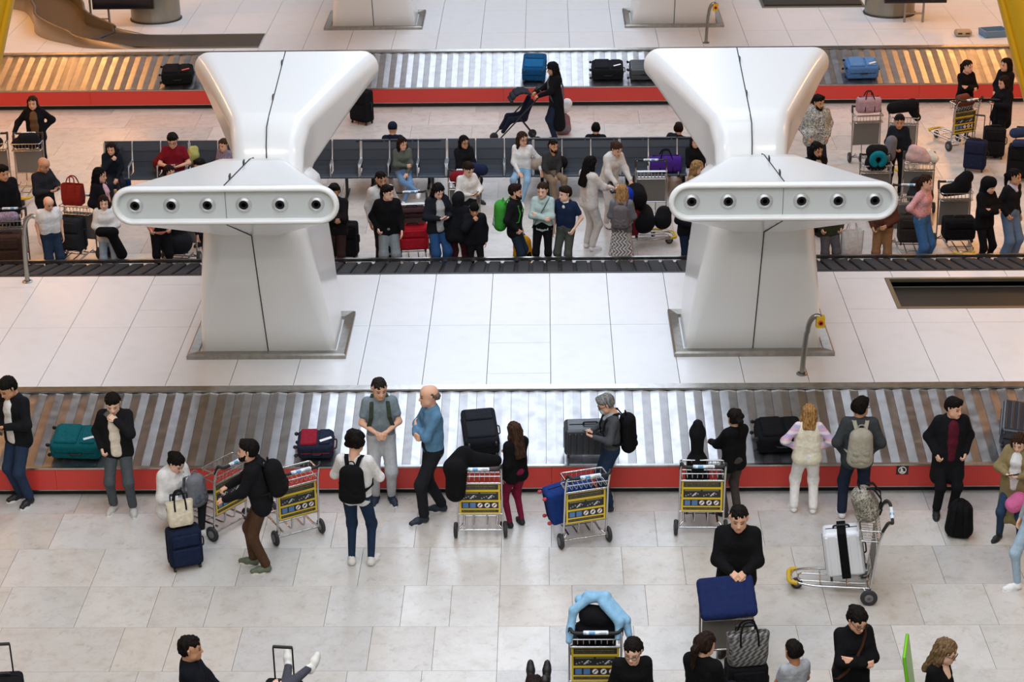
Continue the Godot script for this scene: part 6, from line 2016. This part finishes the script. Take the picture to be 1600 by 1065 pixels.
	lump("travel_bag", "black travel bag in the basket under the light blue towel", "bag", [[Vector3(0.623, 0.900, 5.236), Vector3(0.363, 0.900, 5.236), 0.1, 0.1], [Vector3(0.563, 1.060, 5.236), Vector3(0.423, 1.080, 5.236), 0.11, 0.11]], "17171a", 0.05, 0.015, "bag_shell")
	suitcase("dark suitcase on the platform of the trolley with the light blue towel", Vector3(0.483, 0.190, 4.956), Basis(Vector3.UP, deg_to_rad(180)) * euler(0, 0, 0), 0.44, 0.5, 0.3, "1b1b1f", {})
	backpack("grey backpack held upright by the woman in white sweatshirt", Transform3D(euler(0, 230, 0), Vector3(-4.200, 0.440, 1.704)), 0.28, 0.42, 0.16, "74777d", {"pocket": "5f646c"})
	tote("tote_bag", "cream canvas tote hanging on the navy carry-on", Transform3D(euler(0, 22, 0), Vector3(-4.278, 0.560, 2.384)), 0.3, 0.3, 0.14, "e2d9c0", "1c1c1e")
	tote("tote_bag", "black and grey checked tote on a black suitcase", Transform3D(euler(0, 8, 0), Vector3(2.026, 0.610, 5.382)), 0.42, 0.34, 0.2, "check", "141416")
	backpack("black backpack with white tag standing on the floor", Transform3D(euler(0, -15, 0), Vector3(4.935, 0.000, 1.768)), 0.34, 0.5, 0.22, "141416", {})
	tote("travel_bag", "red bag on top of the trolley behind the white t-shirt man", Transform3D(euler(0, -12, 0), Vector3(-7.747, 0.940, -7.697)), 0.36, 0.34, 0.24, "8e2a20")
	suitcase("dark grey suitcase on the trolley with the red bag", Vector3(-7.773, 0.190, -7.478), Basis(Vector3.UP, deg_to_rad(-12)) * euler(0, 0, 0), 0.42, 0.6, 0.28, "2a2c30", {})
	lump("travel_bag", "dark rucksack in the basket in front of the woman with hand on hip", "bag", [[Vector3(-9.521, 0.920, -11.032), Vector3(-9.201, 0.930, -11.044), 0.1, 0.1], [Vector3(-9.411, 1.020, -11.036), Vector3(-9.221, 1.020, -11.043), 0.09, 0.09]], "1a1c22", 0.05, 0.015, "bag_shell")
	lump("travel_bag", "dark bag in the trolley basket cropped by the photo edge", "bag", [[Vector3(-10.108, 0.920, -11.051), Vector3(-9.888, 0.930, -11.059), 0.1, 0.1]], "1d1f24", 0.05, 0.015, "bag_shell")
	suitcase("brown suitcase on the trolley at the photo edge", Vector3(-8.658, 0.190, -6.783), Basis(Vector3.UP, deg_to_rad(3)) * euler(0, 0, 0), 0.5, 0.58, 0.3, "3d2c25", {})
	lump("cloth_bundle", "patterned cloth bundle in the basket above the brown suitcase", "bundle", [[Vector3(-8.790, 0.950, -6.996), Vector3(-8.570, 0.970, -7.008), 0.1, 0.09]], "lilac_print", 0.05, 0.015, "cloth")
	suitcase("bright red suitcase on its trolley", Vector3(-2.172, 0.190, -7.414), Basis(Vector3.UP, deg_to_rad(6)) * euler(0, 0, 0), 0.5, 0.44, 0.3, "b01f2b", {"pocket": "b5222e", "zip": "5a1016"})
	suitcase("dark brown bag above the red suitcase", Vector3(-2.179, 0.720, -7.474), Basis(Vector3.UP, deg_to_rad(6)) * euler(0, 0, 0), 0.44, 0.2, 0.26, "3a2426", {"name": "travel_bag"})
	lump("duffel_bag", "large black bag piled on the trolley beside the blonde woman", "bag", [[Vector3(1.624, 0.450, -7.993), Vector3(1.603, 0.500, -8.192), 0.2, 0.2], [Vector3(1.519, 0.850, -8.032), Vector3(1.503, 0.900, -8.182), 0.17, 0.16]], "141416", 0.05, 0.015, "bag_shell")
	lump("duffel_bag", "small black bag with white print hanging off the piled trolley", "bag", [[Vector3(1.956, 0.400, -8.179), Vector3(1.979, 0.500, -8.252), 0.15, 0.13]], "17181a", 0.05, 0.015, "bag_shell")
	suitcase("dark red suitcase under the black bags", Vector3(1.416, 0.190, -8.052), Basis(Vector3.UP, deg_to_rad(96)) * euler(0, 0, 0), 0.4, 0.5, 0.24, "6d1a22", {})
	duffel("dusty pink travel bag with brown handles on a trolley", Transform3D(euler(0, 6, 0), Vector3(5.992, 0.960, -12.365)), 0.44, 0.3, 0.24, "b08f94", "4a2a26", "travel_bag")
	lump("jacket", "black jacket on the trolley next to the woman in dark sweater", "jacket", [[Vector3(6.416, 1.080, -12.227), Vector3(6.777, 1.140, -12.219), 0.11, 0.12], [Vector3(6.802, 1.000, -12.267), Vector3(6.877, 0.900, -12.209), 0.08, 0.07]], "141416", 0.05, 0.015, "cloth")
	lump("backpack", "black backpack behind the teal neck pillow", "backpack", [[Vector3(5.614, 0.950, -9.455), Vector3(5.754, 0.950, -9.455), 0.13, 0.13], [Vector3(5.614, 1.150, -9.475), Vector3(5.754, 1.150, -9.475), 0.12, 0.12]], "17181b", 0.05, 0.015, "pack_body")
	neck_pillow("teal neck pillow hung on a black backpack", Vector3(5.684, 1.060, -9.305), 0)
	lump("jacket", "pale pink jacket on the trolley", "jacket", [[Vector3(6.296, 1.020, -9.579), Vector3(6.542, 1.000, -9.533), 0.1, 0.1], [Vector3(6.328, 1.140, -9.596), Vector3(6.463, 1.100, -9.541), 0.09, 0.09]], "c9a8a0", 0.05, 0.015, "cloth")
	lump("scarf", "white scarf bunched on the trolley with the pink jacket", "scarf", [[Vector3(6.588, 1.060, -9.588), Vector3(6.681, 1.000, -9.518), 0.09, 0.08]], "d9d2c4", 0.05, 0.015, "cloth")
	lump("backpack", "dark backpack on the trolley with the pink jacket", "backpack", [[Vector3(6.372, 0.420, -9.249), Vector3(6.491, 0.420, -9.236), 0.17, 0.17], [Vector3(6.396, 0.600, -9.287), Vector3(6.475, 0.600, -9.278), 0.15, 0.13]], "23262a", 0.05, 0.015, "pack_body")
	lump("parcel", "reddish wrapped parcels in the basket of the yellow-panel trolley", "parcel", [[Vector3(8.053, 0.920, -13.157), Vector3(7.817, 0.920, -13.047), 0.08, 0.08], [Vector3(7.944, 1.020, -13.106), Vector3(7.799, 1.020, -13.039), 0.07, 0.06]], "6b3f33", 0.05, 0.015, "wrapping")
	lump("jacket", "black furry jacket piled in the basket beside the floral blouse", "jacket", [[Vector3(6.595, 0.950, -8.010), Vector3(6.874, 1.000, -8.020), 0.1, 0.12], [Vector3(6.854, 1.080, -8.039), Vector3(6.933, 1.160, -8.072), 0.13, 0.11]], "111113", 0.05, 0.015, "cloth")
	suitcase("black suitcase on the platform beside the floral blouse", Vector3(6.785, 0.190, -7.716), Basis(Vector3.UP, deg_to_rad(2)) * euler(0, 0, 0), 0.52, 0.4, 0.32, "131315", {})
	suitcase("dark suitcase on the half-hidden trolley", Vector3(5.969, 0.190, -7.581), Basis(Vector3.UP, deg_to_rad(-3)) * euler(0, 0, 0), 0.4, 0.5, 0.28, "35312c", {})
	lump("travel_bag", "maroon bag in the basket behind the woman with lanyard", "bag", [[Vector3(-1.499, 0.980, -8.764), Vector3(-1.279, 0.980, -8.764), 0.12, 0.12]], "7d1b28", 0.05, 0.015, "bag_shell")
	lump("jacket", "navy jacket on the trolley behind the woman with lanyard", "jacket", [[Vector3(-1.259, 1.120, -8.844), Vector3(-1.059, 1.100, -8.804), 0.1, 0.1]], "1f2742", 0.05, 0.015, "cloth")
	lump("duffel_bag", "large dark grey bag on the trolley under the air column", "bag", [[Vector3(-6.124, 0.450, -7.204), Vector3(-5.946, 0.450, -7.179), 0.2, 0.2], [Vector3(-6.081, 0.700, -7.229), Vector3(-5.982, 0.700, -7.215), 0.18, 0.16]], "232529", 0.05, 0.015, "bag_shell")
	duffel("purple bag on the seat behind the empty trolley", Transform3D(euler(0, 4, 0), Vector3(2.144, 0.450, -10.550)), 0.56, 0.3, 0.28, "4b2a86", "17171a")
	lump("jacket", "pale yellow jacket on the seat beside the man in dark red t-shirt", "jacket", [[Vector3(-6.460, 0.580, -10.930), Vector3(-6.320, 0.700, -10.930), 0.11, 0.1], [Vector3(-6.360, 0.780, -10.980), Vector3(-6.300, 0.800, -10.980), 0.09, 0.07]], "b9b26a", 0.05, 0.015, "cloth")
	lump("backpack", "dark red backpack on the knees of the man in dark red t-shirt", "backpack", [[Vector3(-6.918, 0.620, -10.720), Vector3(-6.818, 0.740, -10.740), 0.12, 0.11]], "6d1b22", 0.05, 0.015, "pack_body")
	backpack("dark grey backpack hanging on the blue suitcase handle", Transform3D(euler(0, 15, 0), Vector3(-7.650, 0.620, -10.580)), 0.3, 0.42, 0.16, "3a3b40", {})
	lump("coat", "beige coat on the knees of the man in charcoal sweater", "coat", [[Vector3(-0.177, 0.620, -10.550), Vector3(0.043, 0.640, -10.550), 0.12, 0.12]], "a8998a", 0.05, 0.015, "cloth")
	lump("travel_bag", "black bag with bottle beside the man in charcoal sweater", "bag", [[Vector3(0.186, 0.500, -10.600), Vector3(0.286, 0.620, -10.600), 0.14, 0.12]], "131315", 0.05, 0.015, "bag_shell")
	backpack("pink and grey backpack on the floor behind the seat row", Transform3D(euler(0, 190, 0), Vector3(0.360, 0.000, -14.221)), 0.32, 0.42, 0.2, "8f6a72", {"pocket": "7d7a80"})
	lump("shopping_bag", "white plastic bag on the pink and grey backpack", "bag", [[Vector3(0.380, 0.550, -14.221), Vector3(0.440, 0.620, -14.221), 0.13, 0.1]], "dfdfdf", 0.05, 0.015, "bag_shell")
	backpack("orange and black backpack standing behind the far rim", Transform3D(euler(0, 200, 0), Vector3(-0.373, 0.000, -7.250)), 0.34, 0.5, 0.22, "c78f1e", {"pocket": "1a1a1c", "strap": "17171a"})
	lump("rucksack", "bright blue rucksack lifted by the woman in beige tracksuit", "bag", [[Vector3(1.244, 0.850, -7.648), Vector3(1.304, 1.050, -7.648), 0.15, 0.14], [Vector3(1.164, 0.600, -7.598), Vector3(1.184, 0.750, -7.598), 0.06, 0.06]], "1338b0", 0.05, 0.015, "bag_shell")
	lump("coat", "black coat over the arms of the woman in track jacket", "coat", [[Vector3(-7.057, 0.903, -6.470), Vector3(-6.857, 0.903, -6.470), 0.08, 0.08], [Vector3(-6.867, 0.821, -6.470), Vector3(-6.767, 0.509, -6.520), 0.08, 0.09]], "111113", 0.05, 0.015, "cloth")
	lump("hat", "pink cap hanging from the woman in trench coat", "hat", [[Vector3(5.476, 0.600, 2.070), Vector3(5.536, 0.660, 2.070), 0.1, 0.1]], "d9709f", 0.05, 0.015, "cloth")
	tote("shopping_bag", "white paper bag carried beside the person in grey trousers", Transform3D(euler(0, 10, 0), Vector3(4.878, 0.360, -6.700)), 0.36, 0.4, 0.16, "e0dedb")
	tote("shopping_bag", "dark patterned bag below the white paper bag", Transform3D(euler(0, 10, 0), Vector3(4.848, 0.000, -6.680)), 0.22, 0.24, 0.12, "floral", "17171a")
	lump("jacket", "grey jacket held by the woman in dark sweater", "jacket", [[Vector3(6.018, 0.850, -10.180), Vector3(6.058, 1.100, -10.200), 0.12, 0.1]], "6d6a70", 0.05, 0.015, "cloth")
	stroller("black folding stroller pushed along behind the seat row", Vector3(-0.539, 0.000, -13.695), -78.0)
	lump("coat", "blue coat draped over the black suitcase handle", "coat", [[Vector3(8.459, 0.880, -11.294), Vector3(8.739, 0.900, -11.294), 0.09, 0.09], [Vector3(8.479, 0.720, -11.194), Vector3(8.699, 0.720, -11.194), 0.07, 0.07]], "2b3a5c", 0.05, 0.015, "cloth")
	bench("three-seat bench at the open end of the row, where the woman in navy jacket sits", -7.178, -10.92, 0)
	bench("three-seat bench with the man in dark red t-shirt", -5.630, -10.92, 0)
	bench("three-seat bench behind the air column beside the woman in lilac top", -4.082, -10.92, 0)
	bench("three-seat bench with the woman in olive sweater", -2.534, -10.92, 0)
	bench("three-seat bench with the woman in glasses and black coat", -0.986, -10.92, 0)
	bench("three-seat bench with the woman in white t-shirt", 0.562, -10.92, 0)
	bench("three-seat bench with the purple bag", 2.110, -10.92, 0)
	bench("rear three-seat bench under the person in navy hat", -2.634, -11.06, 180)
	bench("rear three-seat bench under the person with black hair", 0.462, -11.06, 180)
	bench("rear three-seat bench under the slumped person", 2.010, -11.06, 180)
	pipe_post("bent steel pipe beside the white t-shirt man", Vector3(-7.779, 0.800, -4.631), Vector3(0.55, 0, 0), 1.05, false)
	pipe_post("bent steel pipe with yellow button box in front of the air column", Vector3(3.390, 0.800, -1.179), Vector3(0.55, 0, 0.1), 0.85, true)
	pipe_post("bent steel pipe with orange button box on the far island", Vector3(3.435, 0.800, -17.967), Vector3(0.5, 0, 0), 0.85, true)


func _ready() -> void:
	build_lights()
	build_shell()
	build_floor()
	build_carousels()
	for p in [["white two-headed air column with six nozzles, standing between the white t-shirt man and the man in blazer", Vector3(-3.809, 0.8, -2.52)], ["white two-headed air column with six nozzles, behind the bent pipe with yellow button box", Vector3(2.819, 0.8, -2.52)], ["white air column cropped by the top edge, on the far island towards the chute", Vector3(-3.76, 0.8, -20.06)], ["white air column cropped by the top edge, beside the far bent pipe", Vector3(2.85, 0.8, -20.03)]]:
		build_pylon(p[0], p[1])
	build_backdrop()
	build_things()
	build_crowd()
